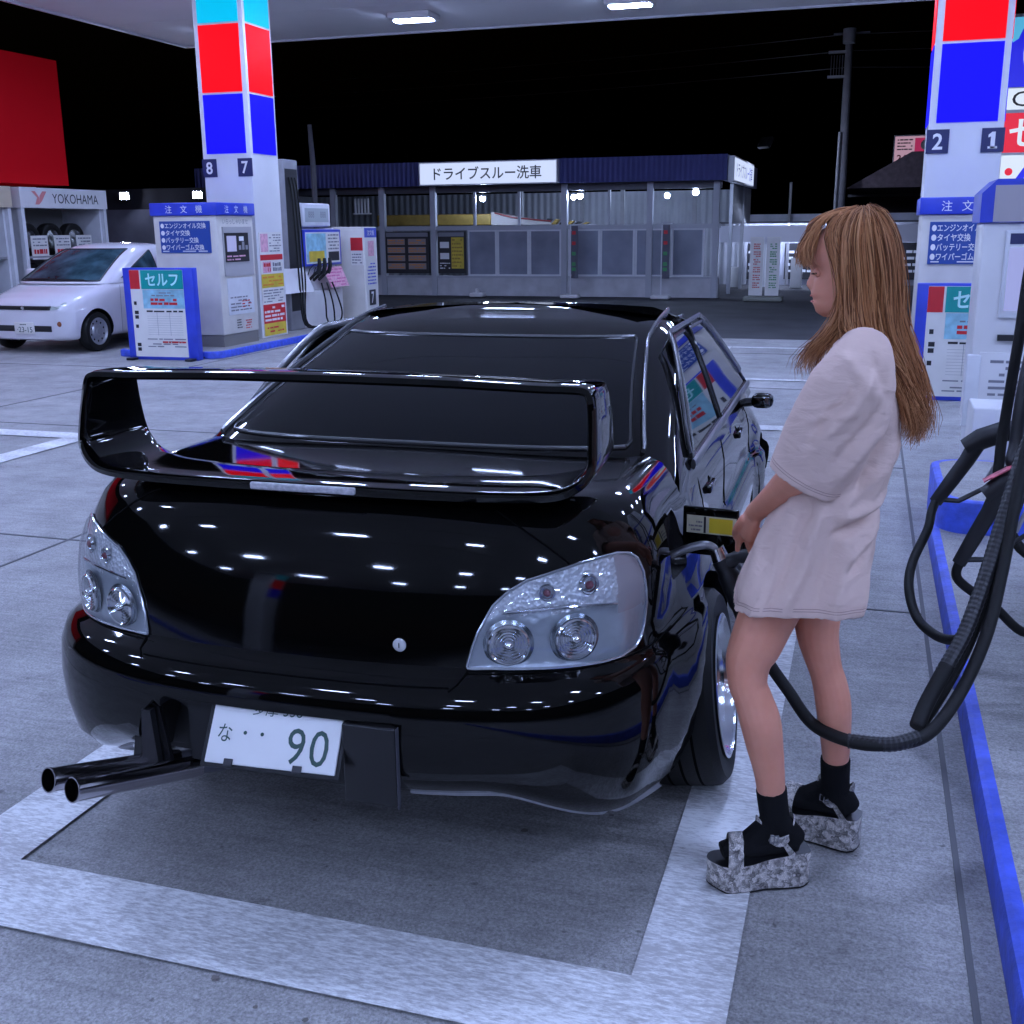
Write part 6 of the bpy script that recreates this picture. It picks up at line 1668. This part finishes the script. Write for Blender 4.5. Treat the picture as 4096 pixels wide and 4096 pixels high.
def strand(a, seed):
    r = np.random.RandomState(seed); P = guide(a).copy(); q = np.linspace(0, 1, NP)[:, None]
    if 46 <= abs(a) < 69: P[:, 0] += (abs(a) - 58) * .0011 * np.linspace(.3, 1.2, NP)
    off = r.normal(0, 1, 3) * np.array([.0038, .0035, .0028]); spread = r.normal(0, 1, 3) * np.array([.013, .012, .006])
    sp_ = .45 if abs(a) < 46 else 1
    P += off * (sp_ + .2) + spread * sp_ * q ** 1.6
    ph = r.uniform(0, 6.28); amp = .012 * r.uniform(.3, 1.4)
    P[:, 0] += amp * np.sin(q[:, 0] * 10 + ph * .35 + a * .03) * q[:, 0] ** 1.2; P[:, 1] += amp * np.cos(q[:, 0] * 9 + ph * .35) * q[:, 0] ** 1.2
    c_ = np.random.RandomState(int(abs(a) / 4.5) + (200 if a < 0 else 0)); cp = c_.uniform(0, 6.28); ca_ = (.010 if abs(a) >= 46 else .003) * c_.uniform(.4, 1.2)
    P[:, 0] += ca_ * np.sin(q[:, 0] * 11 + cp) * q[:, 0] ** 1.1; P[:, 1] += ca_ * .8 * np.cos(q[:, 0] * 10 + cp) * q[:, 0] ** 1.1; tone = c_.choice(3, p=(.3, .4, .3))
    k = r.uniform(.86, 1.0) if r.rand() > .12 else r.uniform(.6, .9)
    T = np.linspace(0, k, 17) * (NP - 1); P = np.stack([np.interp(T, np.arange(NP), P[:, i]) for i in range(3)], 1)
    w = r.uniform(.0006, .0015); t = np.linspace(0, 1, 17)
    hb.tube([L8((p[0], 2.68 + p[1], p[2])) for p in P], list(w * np.minimum(1, .5 + t * 4) * (1 - .85 * t ** 5)), 4, hm[int(tone if r.rand() < .55 else r.choice([0, 1, 1, 2]))], cap=False)
sd = 0
for cnt, lo, hi in ((520, 0, 45.9), (130, 38, 45.9), (360, 46, 69), (1350, 69, 180)):
    for i in range(cnt):
        a = rs.uniform(lo, hi); s = -1 if rs.rand() < .34 else 1
        strand(a * s, sd); sd += 1
# loose fly-away ends
for i in range(90):
    a = rs.uniform(75, 180); r = np.random.RandomState(900 + i); P = guide(a * (1 if i % 3 else -1))[::2].copy(); P += r.normal(0, 1, 3) * np.array([.006, .006, .004]); q = np.linspace(0, 1, len(P)); P += np.outer(q ** 2, r.normal(0, 1, 3) * np.array([.02, .02, .012]))
    hb.tube([L8((p[0], 2.68 + p[1], p[2])) for p in P], .0005, 3, hm[1], cap=False)
hb.build("hair", W, sharp=80)
